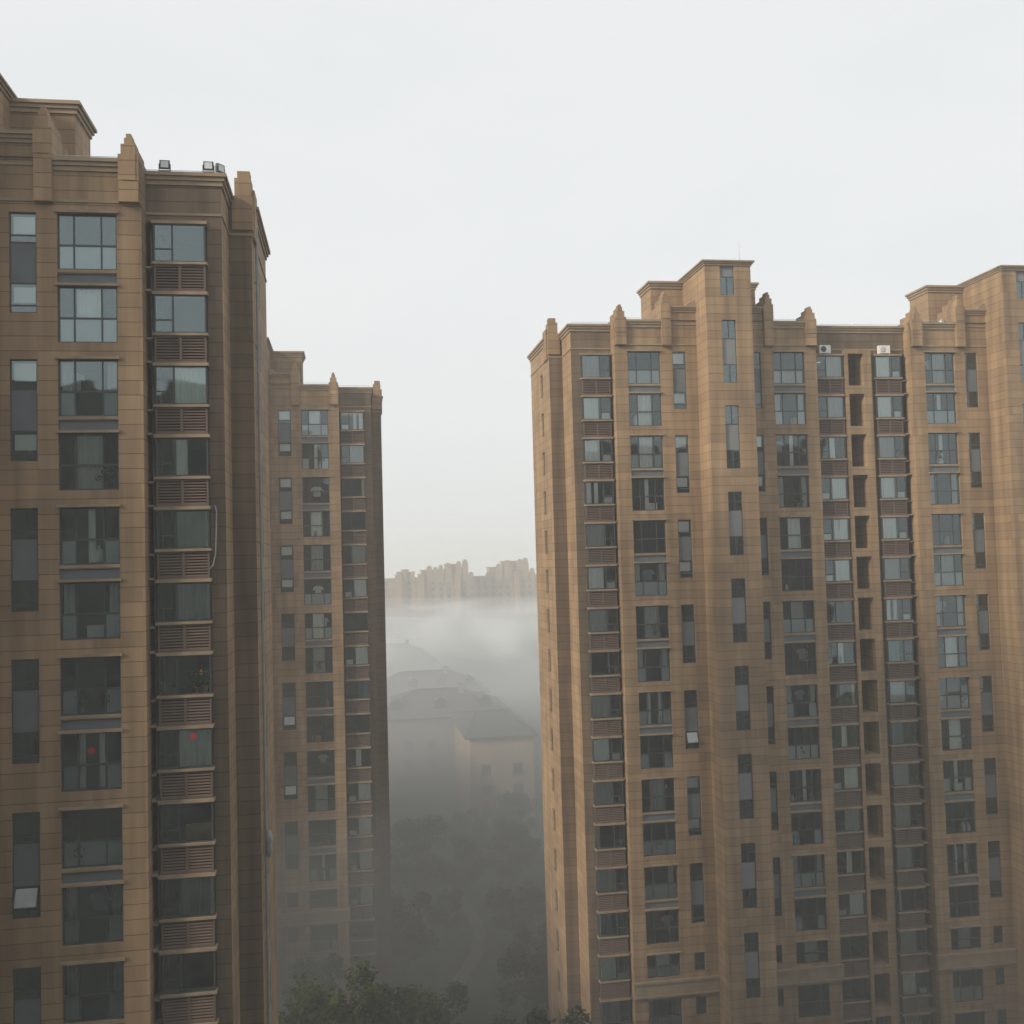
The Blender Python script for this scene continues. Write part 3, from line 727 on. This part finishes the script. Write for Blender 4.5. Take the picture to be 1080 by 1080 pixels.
jug(29.75, 68.62, TR.zl-H*13-2.24+.06, WHITE, 'white canister, fourteenth balcony from the top, column right of the stair tower', 1.35)
jug(43.75-1.4, 68.6, TR.zl-H*11-2.24+.06, WHITE, 'white canister left of centre, twelfth balcony from the top, rightmost column', 1.2)
jug(43.05-.3, 68.6, TR.zl-H*11-2.24+.06, BOT, 'white bottle at the right end, twelfth balcony from the top, rightmost column', 1.0)
jug(30.3-.4, 68.6, TR.zl-H*5-2.24+.06, BOT, 'small white bottle, sixth balcony from the top, column right of the stair tower', .8)
jug(-9.2, 42.7, TL.zl-H*8-2.24+.06, WHITE, 'white tub in the right corner of a near tower balcony', .8)
flowerpot(-10.6, 42.72, TL.zl-H*8-2.24+.06, 1.3, 'green plant on the near tower balcony with the white tub', None, 80)
flowerpot(-10.5, 42.72, TL.zl-H*6-2.24+.06, 1.3, 'green plant left of the pink flowers on a near tower balcony', None, 80)
flowerpot(-9.5, 42.72, TL.zl-H*6-2.24+.06, 1.2, 'pink-flowered plant at the right of a dark near tower balcony', plain('pink_petals', (.5, .25, .25), .7), 80)
def shirt(x, y, z, mat, label, s=1.):
    t = tag(empty('hanging_shirt', (x, y, z)), label, 'laundry', 'laundry hanging on balconies')
    m = MB(); o = [(-.12, 0), (-.36, -.12), (-.44, -.34), (-.33, -.38), (-.25, -.24), (-.24, -.72), (.24, -.72), (.25, -.24), (.33, -.38), (.44, -.34), (.36, -.12), (.12, 0), (.0, -.05)]
    F_ = [(a*s, -.03+.02*math.sin(a*9), b*s) for a, b in o]; B_ = [(a*s, .03+.02*math.sin(a*9), b*s) for a, b in o]
    m.poly(F_); m.poly(B_[::-1])
    for i in range(len(o)):
        j = (i+1) % len(o); m.quad(F_[i], F_[j], B_[j], B_[i])
    m.build('cloth', mat, t)
    h = MB(); h.tube([(-.2*s, 0, .02), (0, 0, .10*s), (.2*s, 0, .02)], .012, 5); h.tube([(0, 0, .1*s), (0, 0, .22*s)], .01, 5); h.build('hanger', DARKM, t)
shirt(-2.85, 90.7, TM.zl-H*2-.75, WHITE, 'white shirt hanging, third balcony from the top, foggy middle tower', 1.25)
shirt(-2.9, 90.7, TM.zl-H*5-.6, CLOTH, 'pale shirt hanging, sixth balcony from the top, foggy middle tower', 1.1)
zs = TR.zl-H*13-.55
shirt(20.15, 68.75, zs, plain('red_cloth', (.30, .07, .06), .8), 'dull red shirt hanging on a low balcony of the right tower')
shirt(20.55, 68.72, zs, SHEER, 'grey shirt hanging to the right of the dull red shirt')
shirt(42.0-.1, 68.75, TR.zl-H*7-.5, CLOTH, 'pale shirt hanging, eighth balcony from the top, rightmost column of the right tower', 1.1)
shirt(30.9, 68.75, TR.zl-H*7-.45, plain('pink_cloth', (.45, .3, .27), .8), 'pale pink shirt on the balcony right of the stair tower', 1.)

# household things standing or hanging in more balconies
ORD = ['top', 'second', 'third', 'fourth', 'fifth', 'sixth', 'seventh', 'eighth', 'ninth', 'tenth', 'eleventh', 'twelfth', 'thirteenth', 'fourteenth']
def clutter(tower, yb, x0, x1, rows_, place, seed):
    rr = random.Random(seed)
    for n_, i in enumerate(rows_):
        zf_ = tower.zl-H*i-2.24+.065; where = '%s balcony from the top, %s' % (ORD[i], place)
        where = where.replace('top balcony from the top', 'topmost balcony')
        kind = (n_+seed) % 4; xx = rr.uniform(x0+.3, x1-.3)
        if kind == 0: flowerpot(xx, yb+.42, zf_, rr.uniform(1.2, 1.7), 'leafy potted plant, '+where, None, 90)
        elif kind == 1: jug(xx, yb+.40, zf_, [WHITE, GREY, BOXC][n_ % 3], ['white', 'grey', 'tan'][n_ % 3]+' plastic jug, '+where, rr.uniform(1., 1.4))
        elif kind == 2:
            m = MB(); w_ = rr.uniform(.25, .42); m.box(-w_, w_, -.15, .2, 0, .42); m.box(-w_-.015, w_+.015, -.165, .215, .421, .47)
            solo('storage_box', m, [BOXC, WHITE, GREY][n_ % 3], (xx, yb+.45, zf_), ['brown', 'white', 'grey'][n_ % 3]+' lidded storage box, '+where, 'box', 'storage boxes on the balconies')
        else: shirt(xx, yb+.62, zf_+1.75, [WHITE, SHEER, BLUE][n_ % 3], ['white', 'grey', 'blue'][n_ % 3]+' shirt hanging, '+where, rr.uniform(.95, 1.2))
clutter(TR, 68.23, 18.95, 21.15, (1, 3, 5, 6, 7, 8, 10, 11, 12), 'left column of the right tower', 1)
clutter(TR, 68.23, 29.45, 31.6, (1, 2, 3, 4, 6, 8, 9, 12), 'column right of the stair tower', 2)
clutter(TR, 68.23, 40.9, 43.0, (0, 2, 4, 5, 6, 8, 9, 10, 12), 'rightmost column of the right tower', 3)
clutter(TM, 90.0, -4.0, -1.85, (1, 3, 4, 6, 7, 8, 9, 10), 'foggy middle tower', 0)
clutter(TL, 42.3, -11.1, -9.0, (1, 2, 3, 4, 5, 9), 'near tower on the left', 2)

# ------------------------------------------------------------------ ground, path
GM = plain('lawn', (.035, .05, .02), .95, .35, .25)
g = MB(); g.quad((-900, -120, 0), (900, -120, 0), (900, 1150, 0), (-900, 1150, 0)); tag(g.build('ground', GM), kind='structure')
def ribbon(name, pts, w, mat, z):
    m = MB(); q = []
    for i, p in enumerate(pts):
        a = Vector(pts[max(i-1, 0)]); b = Vector(pts[min(i+1, len(pts)-1)]); d = (b-a).normalized(); n = Vector((-d.y, d.x))
        q.append((Vector(p)+n*w/2, Vector(p)-n*w/2))
    for i in range(len(q)-1):
        m.quad((*q[i][1], z), (*q[i+1][1], z), (*q[i+1][0], z), (*q[i][0], z))
        for side in (0, 1):
            a, b = q[i][side], q[i+1][side]; m.quad((*a, 0), (*b, 0), (*b, z), (*a, z))
    return tag(m.build(name, mat), kind='structure')
PAVE = plain('pale_paving', (.17, .16, .145), .85, .15, 1.5)
ribbon('garden_path', [(3.5, 70), (5.2, 82), (7.7, 91.5), (9.2, 96), (11.0, 100.5), (12.2, 107), (11.4, 118), (9.5, 132), (9, 146)], 1.3, PAVE, .05)
ribbon('road', [(-60, 141), (-20, 140), (10, 141), (45, 142), (100, 141)], 5.5, plain('asphalt', (.05, .05, .05), .9, .15, 1.2), .03)

# ------------------------------------------------------------------ trees
def crown_mesh(seed, mat, n_cl=26, per=230, leaf=.17):
    """unit tree (height 1): leaf clumps through the crown's volume; returns crown and trunk meshes"""
    rr = random.Random(seed); m = MB(); t = MB()
    hh = 7.0
    t.tube([(0, 0, 0), (.06, .03, hh*.25), (-.03, .08, hh*.5), (.05, 0, hh*.8)], [.17, .14, .10, .03], 8)
    cl = []
    for i in range(n_cl):
        a = rr.random()*6.283; z = hh*(.34+.60*rr.random()); prof = math.sin(math.pi*min(1, max(0, (z/hh-.2)/.86)))**.7
        r = 2.7*prof*(.25+.75*rr.random()**.6)
        cl.append((Vector((r*math.cos(a), r*math.sin(a), z)), .55+.65*rr.random()))
    for c, s in cl:
        t.tube([(0, 0, max(hh*.2, c.z-1.4)), tuple(c*.55+Vector((0, 0, c.z*.42))), tuple(c)], [.06, .04, .015], 5)
        for j in range(per):
            d = Vector((rr.gauss(0, 1), rr.gauss(0, 1), rr.gauss(0, .75))); d = d.normalized()*(rr.random()**.45)*s
            p = c+d; u = Vector((rr.uniform(-1, 1), rr.uniform(-1, 1), rr.uniform(-.5, .5))).normalized()
            w = u.cross(Vector((rr.uniform(-.4, .4), rr.uniform(-.4, .4), 1))).normalized()
            l = leaf*rr.uniform(.6, 1.35)
            m.quad(p-u*l, p+w*l*.55, p+u*l, p-w*l*.55)
    return m.mesh('crown', mat), t.mesh('trunk', BARK)
KINDS = [crown_mesh(1, LEAF), crown_mesh(5, LEAF, 22), crown_mesh(9, LEAF2, 24), crown_mesh(13, LEAF2, 18)]
def tree(x, y, h, k, label, wide=1., z=0.):
    r = tag(empty('courtyard_tree', (x, y, z)), label, 'tree', 'trees in the courtyard')
    f = h/7.3
    r.scale = (f*wide, f*wide, f); r.rotation_euler = (0, 0, (x*7.3+y*3.1) % 6.28)
    link('crown', KINDS[k][0], r); link('trunk', KINDS[k][1], r)
for a in [(-1.0, 68.5, 12.2, 0, 'broad leafy tree at the bottom edge with yellow-green top, tallest of the nearest clump', .8),
          (-4.0, 67.0, 10.2, 1, 'lower leafy tree at the foot of the near tower, left of the broad tree', .75),
          (2.4, 69.5, 10.4, 0, 'round tree right of the broad yellow-green tree at the bottom', .8),
          (-3.4, 84.5, 7.2, 2, 'dark tree right in front of the middle tower foot', 1.0),
          (5.4, 76.0, 7.4, 2, 'small dark tree left of the garden path near the bottom', 1.1),
          (12.6, 66.0, 9.6, 2, 'dark tree against the lit left corner of the right tower', .8),
          (14.6, 63.6, 8.6, 1, 'tree rising before the recessed foot of the right tower', .8),
          (11.0, 73.5, 6.4, 3, 'dark tree half hidden beside the right tower foot', 1.0),
          (13.2, 84.0, 7.2, 3, 'murky tree behind the corner of the right tower', 1.0),
          (4.2, 97.0, 7.6, 2, 'murky tree in the fog left of the path bend', 1.1),
          (6.2, 114.5, 10.2, 1, 'tall pale-topped tree in the fog right of the middle tower', 1.05),
          (11.2, 116.5, 7.4, 2, 'foggy tree right of the tall pale-topped tree', 1.1),
          (14.8, 101.0, 7.0, 3, 'foggy tree right of the path bend', 1.15),
          (17.0, 118.0, 8.0, 1, 'faint tree in the thick fog on the right of the street', 1.1),
          (8.6, 104.0, 5.4, 3, 'low faint tree left of the upper path', 1.1),
          (15.4, 92.0, 5.5, 2, 'low murky tree between path and right tower', 1.2),
          (8.4, 128.0, 7.8, 3, 'faint tree deep in fog straight ahead', 1.1),
          (13.5, 131.0, 6.8, 2, 'faint low tree in fog before the villa wing', 1.1),
          (20.8, 136.0, 7.4, 1, 'faint tree in fog at the right edge of the street', 1.1)]:
    tree(*a)

# ------------------------------------------------------------------ villas in the fog
VW = plain('villa_render', (.22, .195, .165), .85, .14, .5); VL = plain('villa_sunlit', (.38, .27, .165), .85, .12, .5)  # wing colour is the render made paler and warmer for sunlight
TILE = plain('dark_roof_tile', (.045, .045, .048), .8, .2, 1.5, bump=.4)
VWIN = MB(); VWIN.box(-.7, .7, -.05, .05, 0, 1.5); VWINM = VWIN.mesh('window', FRAME)
VG = MB()
for x0, x1 in ((-.63, -.03), (.03, .63)): VG.quad((x0, -.055, .07), (x1, -.055, .07), (x1, -.055, 1.43), (x0, -.055, 1.43))
VGM = VG.mesh('pane', GLASS)
VFR = MB(); VFR.box(-.85, .85, -.12, .04, -.12, -.002); VFR.box(-.85, .85, -.10, .04, 1.502, 1.62); VFRM = VFR.mesh('sill', LEDGE)
def hip(mb, x0, x1, y0, y1, z0, z1, inset, o=.7):
    x0 -= o; x1 += o; y0 -= o; y1 += o; ym = (y0+y1)/2
    a, b, c, d = (x0, y0, z0), (x1, y0, z0), (x1, y1, z0), (x0, y1, z0); e, f = (x0+inset, ym, z1), (x1-inset, ym, z1)
    mb.quad(a, b, f, e); mb.quad(c, d, e, f); mb.poly([b, c, f]); mb.poly([d, a, e]); mb.quad(a, d, c, b)
    for p, q in ((a, b), (b, c), (c, d), (d, a)): mb.quad((p[0], p[1], z0-.22), (q[0], q[1], z0-.22), q, p)
    mb.tube([e, f], .16, 6)
    for p, q in ((a, e), (d, e), (b, f), (c, f)): mb.tube([p, q], .13, 6)
def villa(label, x0, x1, y0, y1, zw, zr, inset, wing=None, mat=VW):
    t = tag(empty('villa', (x0, y0, 0)), label, 'house', 'villas in the fog'); ox, oy = x0, y0
    w = MB(); w.box(0, x1-x0, 0, y1-y0, 0, zw); w.box(-.12, x1-x0+.12, -.12, y1-y0+.12, zw-.5, zw-.25); w.build('wall', mat, t)
    r = MB(); hip(r, 0, x1-x0, 0, y1-y0, zw, zr, inset); ro = r.build('roof', TILE, t)
    ch = MB(); ch.box((x1-x0)*.66, (x1-x0)*.66+1., (y1-y0)*.4, (y1-y0)*.4+.9, zw+1, zr+.9); ch.box((x1-x0)*.66-.1, (x1-x0)*.66+1.1, (y1-y0)*.4-.1, (y1-y0)*.4+1., zr+.9, zr+1.05); ch.build('chimney', mat, ro)
    # dormers
    n = max(1, int((x1-x0)/6))
    for i in range(n):
        cx = (x1-x0)*(i+.5)/n; d = MB(); yy = (y1-y0)*.16; z = zw+(zr-zw)*.28
        d.box(cx-.95, cx+.95, yy-.6, yy+3.0, z-.6, z+1.25); d.poly([(cx-1.2, yy-.8, z+1.25), (cx+1.2, yy-.8, z+1.25), (cx, yy-.8, z+2.0)])
        d.quad((cx-1.2, yy-.8, z+1.25), (cx, yy-.8, z+2.0), (cx, yy+3.4, z+2.0), (cx-1.2, yy+3.4, z+1.25)); d.quad((cx+1.2, yy-.8, z+1.25), (cx, yy-.8, z+2.0), (cx, yy+3.4, z+2.0), (cx+1.2, yy+3.4, z+1.25))
        do = d.build('dormer', TILE, ro)
        link('pane', VGM, do, (cx, yy-.58, z-.35))
    nx = int((x1-x0)/3.3)
    for fl_ in range(int((zw-1)/2.95)):
        for i in range(nx):
            px = (x1-x0)*(i+.5)/nx
            if wing and wing[0]-ox-1 < px < wing[1]-ox+1 and wing[2] < oy+.1: continue
            o = link('window', VWINM, t, (px, -.02, 1.0+fl_*2.95)); link('pane', VGM, o); link('sill', VFRM, o)
    if wing:
        a0, a1, b0, b1, zz, zr2 = wing
        w = MB(); w.box(a0-ox, a1-ox, b0-oy, b1-oy-.01, 0, zz); w.build('wing', VL, t)
        r = MB(); hip(r, a0-ox, a1-ox, b0-oy, b1-oy+3, zz, zr2, 3.2); r.build('wing_roof', TILE, t)
        for fl_ in range(int((zz-1)/2.95)):
            for i in range(2):
                o = link('window', VWINM, t, ((a0-ox)+(a1-a0)*(i+.5)/2, b0-oy-.02, 1.0+fl_*2.95)); link('pane', VGM, o); link('sill', VFRM, o)
villa('nearest hip-roofed villa in the fog with a wing coloured as if sunlit', 3.0, 25.5, 172, 192, 12.2, 15.6, 8.2, wing=(16.2, 25.4, 149.5, 172, 12.4, 14.2))
villa('second hip-roofed villa, fainter, just behind the nearest villa', 3, 27, 216, 232, 10.6, 14.4, 7.6)
villa('faint hip-roofed villa third in line, at the left of the gap', 0, 21, 276, 292, 11.6, 15.8, 7.5)

# ------------------------------------------------------------------ far row of apartment blocks
FW = MB(); FW.box(-.75, .75, -.04, .1, 0, 1.7); FWM = FW.mesh('window', FRAME)
FG = MB(); FG.quad((-.68, -.05, .07), (.68, -.05, .07), (.68, -.05, 1.63), (-.68, -.05, 1.63)); FGM = FG.mesh('pane', GLASS)
def far_block(label, x0, x1, y, zr, piers, tops, spikes, seed):
    rr = random.Random(seed)
    t = tag(empty('apartment_block', (x0, y, 0)), label, 'apartment building', 'far apartment blocks above the fog')
    w = MB(); w.box(0, x1-x0, 0, 14, 0, zr); w.build('wall', STONE_FAR, t)
    c = MB(); c.box(-.3, x1-x0+.3, -.35, 14.2, zr-.5, zr+.05); c.box(-.2, x1-x0+.2, -.2, 14.1, zr-5.9, zr-5.6); c.build('cornice', TRIM, t)
    for a, b in piers:
        p = MB(); p.box(a-x0, b-x0, -1.3, .05, 0, zr+1.2); p.box(a-x0-.2, b-x0+.2, -1.5, .1, zr+1.2, zr+1.6); p.build('pier', STONE_FAR, t)
    for a, b, z in tops:
        p = MB(); p.box(a-x0, b-x0, .6, 9, zr+.06, z-.5); p.box(a-x0-.35, b-x0+.35, .3, 9.3, z-.5, z); p.build('penthouse', STONE_FAR, t)
    for a, wd, z in spikes:
        z -= 1.1; wd *= 1.5; p = MB(); p.box(a-x0-wd/2, a-x0+wd/2, -.5, 1.8, zr-2, z-1.9); p.box(a-x0-wd*.40, a-x0+wd*.40, -.3, 1.5, z-1.9, z-.6); p.box(a-x0-wd*.26, a-x0+wd*.26, -.1, 1.0, z-.6, z); p.build('finial', STONE_FAR, t)
    n = int((x1-x0)/3.1)
    for i in range(n):
        px = (i+.5)*(x1-x0)/n
        if any(a-x0-.9 < px < b-x0+.9 for a, b in piers): continue
        for f_ in range(6):
            o = link('window', FWM, t, (px, -.02, zr-2.9-f_*2.9)); link('pane', FGM, o)
ZF = EYE-6.6
far_block('far pale apartment block with a low left wing and one crown', 2, 51, 430, ZF, [(17.4, 20.2), (26.8, 29.2), (42.2, 44.4)],
          [(18.5, 25.5, EYE-4.0), (28.5, 38.0, EYE-3.4), (38.6, 43.4, EYE-1.2), (20.5, 23, EYE-3.0), (44.6, 47, EYE-3.2)],
          [(18.9, 1.3, EYE-2.7), (21.5, 1.3, EYE-2.3), (24.6, 1.4, EYE-3.2), (31.6, 1.8, EYE-.6), (34.2, 1.5, EYE-1.2), (36.4, 1.5, EYE-.4), (39.4, 1.8, EYE+.4), (43.9, 1.5, EYE+1.0), (46.6, 1.6, EYE+1.6), (49.0, 1.5, EYE-3.6)], 3)
far_block('far pale apartment block at the right of the gap with twin finials', 51.02, 108, 436, ZF-.2, [(68.0, 70.2), (80, 82.4), (94, 96.4)],
          [(57.5, 61.5, EYE-3.0), (63.5, 69.2, EYE-.6), (70.4, 74, EYE-3), (82, 93, EYE-1)],
          [(57, 1.5, EYE-4.0), (61.6, 1.7, EYE-.6), (65.3, 2.0, EYE+.8), (70.6, 1.6, EYE+1.2), (73.0, 1.7, EYE+1.6), (75.9, 1.6, EYE-2.8), (83, 1.6, EYE), (92, 1.6, EYE)], 4)

# ------------------------------------------------------------------ fog and haze
FOGLABELS = ['thin high veil of fog before the far apartment blocks', 'uppermost thin layer of the fog bank below the far roofs', 'pale middle layer of fog round the villa roofs', 'lower layer of fog over the courtyard, shade put in as grey', 'lowest layer of fog on the ground, coloured near-black for shade', 'dense pocket of fog between the towers, coloured dark for shade', 'drifting white wisps of fog above the villa roofs']
def fogbank(name, dens, col, ztop, x0, x1, y0, y1, amp, seed, edge=(25., 35.), nx=40, ny=60, aniso=.0):
    """closed body of fog with a rolling top"""
    rr = random.Random(seed); m = bpy.data.meshes.new(name); V = []; F = []
    waves = [(rr.uniform(.012, .05), rr.uniform(.012, .05), rr.random()*6.28, rr.uniform(.4, 1)) for _ in range(9)]
    def top(x, y):
        s = sum(a*math.sin(kx*x+ky*y+p) for kx, ky, p, a in waves)/3
        e = min(1, (x-x0)/edge[0], (x1-x)/edge[0], (y-y0)/edge[1], (y1-y)/edge[1]); e = max(0, e); e = e*e*(3-2*e)
        return -.5+.02+(ztop+amp*s+.5)*e
    for j in range(ny+1):
        for i in range(nx+1):
            x = x0+(x1-x0)*i/nx; y = y0+(y1-y0)*(j/ny)**1.6; V.append((x, y, top(x, y)))
    nn = len(V)
    for j in range(ny+1):
        for i in range(nx+1):
            x = x0+(x1-x0)*i/nx; y = y0+(y1-y0)*(j/ny)**1.6; V.append((x, y, -.5))
    I = lambda i, j, b=0: b*nn+j*(nx+1)+i
    for j in range(ny):
        for i in range(nx):
            F.append((I(i, j), I(i+1, j), I(i+1, j+1), I(i, j+1))); F.append((I(i, j, 1), I(i, j+1, 1), I(i+1, j+1, 1), I(i+1, j, 1)))
    for i in range(nx):
        F.append((I(i, 0, 1), I(i+1, 0, 1), I(i+1, 0), I(i, 0))); F.append((I(i+1, ny, 1), I(i, ny, 1), I(i, ny), I(i+1, ny)))
    for j in range(ny):
        F.append((I(0, j+1, 1), I(0, j, 1), I(0, j), I(0, j+1))); F.append((I(nx, j, 1), I(nx, j+1, 1), I(nx, j+1), I(nx, j)))
    m.from_pydata(V, [], F); m.materials.append(volmat(name, col, dens, aniso)); m.update()
    o = link(name, m); tag(o, FOGLABELS.pop(0), 'fog', 'fog banks', 'stuff'); return o
fogbank('fog', .0003, (.95, .965, .98), EYE+8.0, -160, 280, 115, 1000, 2.0, 4)
fogbank('fog', .0024, (.88, .90, .92), EYE-14.0, -140, 260, 70, 900, 2.0, 2)
fogbank('fog', .0027, (.84, .865, .89), EYE-16.5, -140, 260, 66, 890, 2.4, 3)
fogbank('fog', .0070, (.35, .37, .39), EYE-20.5, -140, 260, 38, 880, 2.2, 5)  # grey colour puts the shade of the deeper fog into the volume
fogbank('fog', .0130, (.10, .105, .11), EYE-25.0, -140, 260, 4, 870, 1.8, 8)  # near-black colour stands in for shade low between the towers
fogbank('fog', .0190, (.15, .158, .163), EYE-22.5, -30, 26, 60, 150, 1.2, 11, edge=(14., 22.))  # street shade painted into this pocket by its dark colour
# drifting wisps over the villa roofs
wf = fogbank('fog', 1., (.89, .91, .93), EYE-15.5, -30, 110, 196, 420, 2.6, 17, edge=(20., 40.))
wm = wf.data.materials[0]; nt = wm.node_tree; vn = [n for n in nt.nodes if n.type == 'PRINCIPLED_VOLUME'][0]
g_ = nt.nodes.new('ShaderNodeNewGeometry'); mp_ = nt.nodes.new('ShaderNodeMapping'); mp_.inputs['Scale'].default_value = (.05, .02, .11)
nz_ = nt.nodes.new('ShaderNodeTexNoise'); nz_.inputs['Scale'].default_value = 1.; nz_.inputs['Detail'].default_value = 4; nz_.inputs['Distortion'].default_value = .6
mr_ = nt.nodes.new('ShaderNodeMapRange'); mr_.inputs[1].default_value = .45; mr_.inputs[2].default_value = .75; mr_.inputs[3].default_value = 0; mr_.inputs[4].default_value = .03
nt.links.new(g_.outputs['Position'], mp_.inputs[0]); nt.links.new(mp_.outputs[0], nz_.inputs['Vector']); nt.links.new(nz_.outputs[0], mr_.inputs[0]); nt.links.new(mr_.outputs[0], vn.inputs['Density'])
hz = MB(); hz.box(-905, 905, -125, 1155, -1., EYE+21.5)
tag(hz.build('haze', volmat('haze', (.91, .935, .955), .0014)), 'thin pale morning haze filling the whole view', 'haze', kind='stuff')

# ------------------------------------------------------------------ sky, sun
SUN_EL, SUN_AZ = 24., -72.       # degrees; azimuth of the sun seen from above, from -Y (behind the camera) towards -X
sd = Vector((-math.sin(R(67))*math.cos(R(SUN_EL)), -math.cos(R(67))*math.cos(R(SUN_EL)), math.sin(R(SUN_EL))))
w = bpy.data.worlds.new('World'); scene.world = w; w.use_nodes = True
nt = w.node_tree; nt.nodes.clear(); N, L = nt.nodes, nt.links
out = N.new('ShaderNodeOutputWorld'); bg = N.new('ShaderNodeBackground'); L.new(bg.outputs[0], out.inputs[0])
sky = N.new('ShaderNodeTexSky'); sky.sky_type = 'NISHITA'; sky.sun_disc = False
sky.sun_elevation = R(SUN_EL); sky.sun_rotation = math.atan2(sd.x, sd.y); sky.air_density = 1.; sky.dust_density = 3.; sky.ozone_density = 1.
tc = N.new('ShaderNodeTexCoord'); mp = N.new('ShaderNodeMapping'); mp.inputs['Scale'].default_value = (1.2, 1.2, 3.2); L.new(tc.outputs['Generated'], mp.inputs[0])
nz = N.new('ShaderNodeTexNoise'); nz.inputs['Scale'].default_value = 1.6; nz.inputs['Detail'].default_value = 5; L.new(mp.outputs[0], nz.inputs['Vector'])
rp = N.new('ShaderNodeValToRGB'); rp.color_ramp.elements[0].position = .3; rp.color_ramp.elements[1].position = .7
rp.color_ramp.elements[0].color = (7.3, 7.5, 7.55, 1); rp.color_ramp.elements[1].color = (7.95, 8.05, 8.0, 1)
L.new(nz.outputs[0], rp.inputs[0])
mx = N.new('ShaderNodeMixRGB'); mx.inputs[0].default_value = .94; L.new(sky.outputs[0], mx.inputs[1]); L.new(rp.outputs[0], mx.inputs[2])
L.new(mx.outputs[0], bg.inputs[0]); bg.inputs[1].default_value = .118
s = bpy.data.lights.new('sun', 'SUN'); s.energy = 3.5; s.angle = R(12); s.color = (1., .875, .69)
so = bpy.data.objects.new('sun', s); COL.objects.link(so); so.rotation_euler = (-sd).to_track_quat('-Z', 'Y').to_euler(); so.location = sd*300

# ------------------------------------------------------------------ camera
FPX, PIT, ROL, YAW = 1092.83, R(2.615), R(1.559), R(8.846)
fw = Vector((math.sin(YAW)*math.cos(PIT), math.cos(YAW)*math.cos(PIT), math.sin(PIT))); rt = Vector((math.cos(YAW), -math.sin(YAW), 0)); up = rt.cross(fw)
c_, s_ = math.cos(ROL), math.sin(ROL)
rgt = rt*c_-up*s_; upv = rt*s_+up*c_
M = Matrix((rgt, upv, -fw)).transposed().to_4x4(); M.translation = Vector((0, 0, EYE))
cam = bpy.data.cameras.new('camera'); co = bpy.data.objects.new('camera', cam); COL.objects.link(co); co.matrix_world = M
cam.sensor_fit = 'HORIZONTAL'; cam.angle = 2*math.atan(540/FPX); cam.clip_start = .1; cam.clip_end = 5000
scene.camera = co
scene.view_settings.view_transform = 'Standard'; scene.view_settings.look = 'None'; scene.view_settings.exposure = 0; scene.view_settings.gamma = 1
scene.view_settings.use_curve_mapping = False
cy = scene.cycles
cy.volume_max_steps = 64; cy.volume_step_rate = 3.; cy.use_denoising = True; cy.max_bounces = 8; cy.diffuse_bounces = 3; cy.glossy_bounces = 3; cy.transparent_max_bounces = 24; cy.volume_bounces = 3
cy.use_adaptive_sampling = True; cy.adaptive_threshold = .02; cy.sample_clamp_indirect = 4
scene.render.film_transparent = False
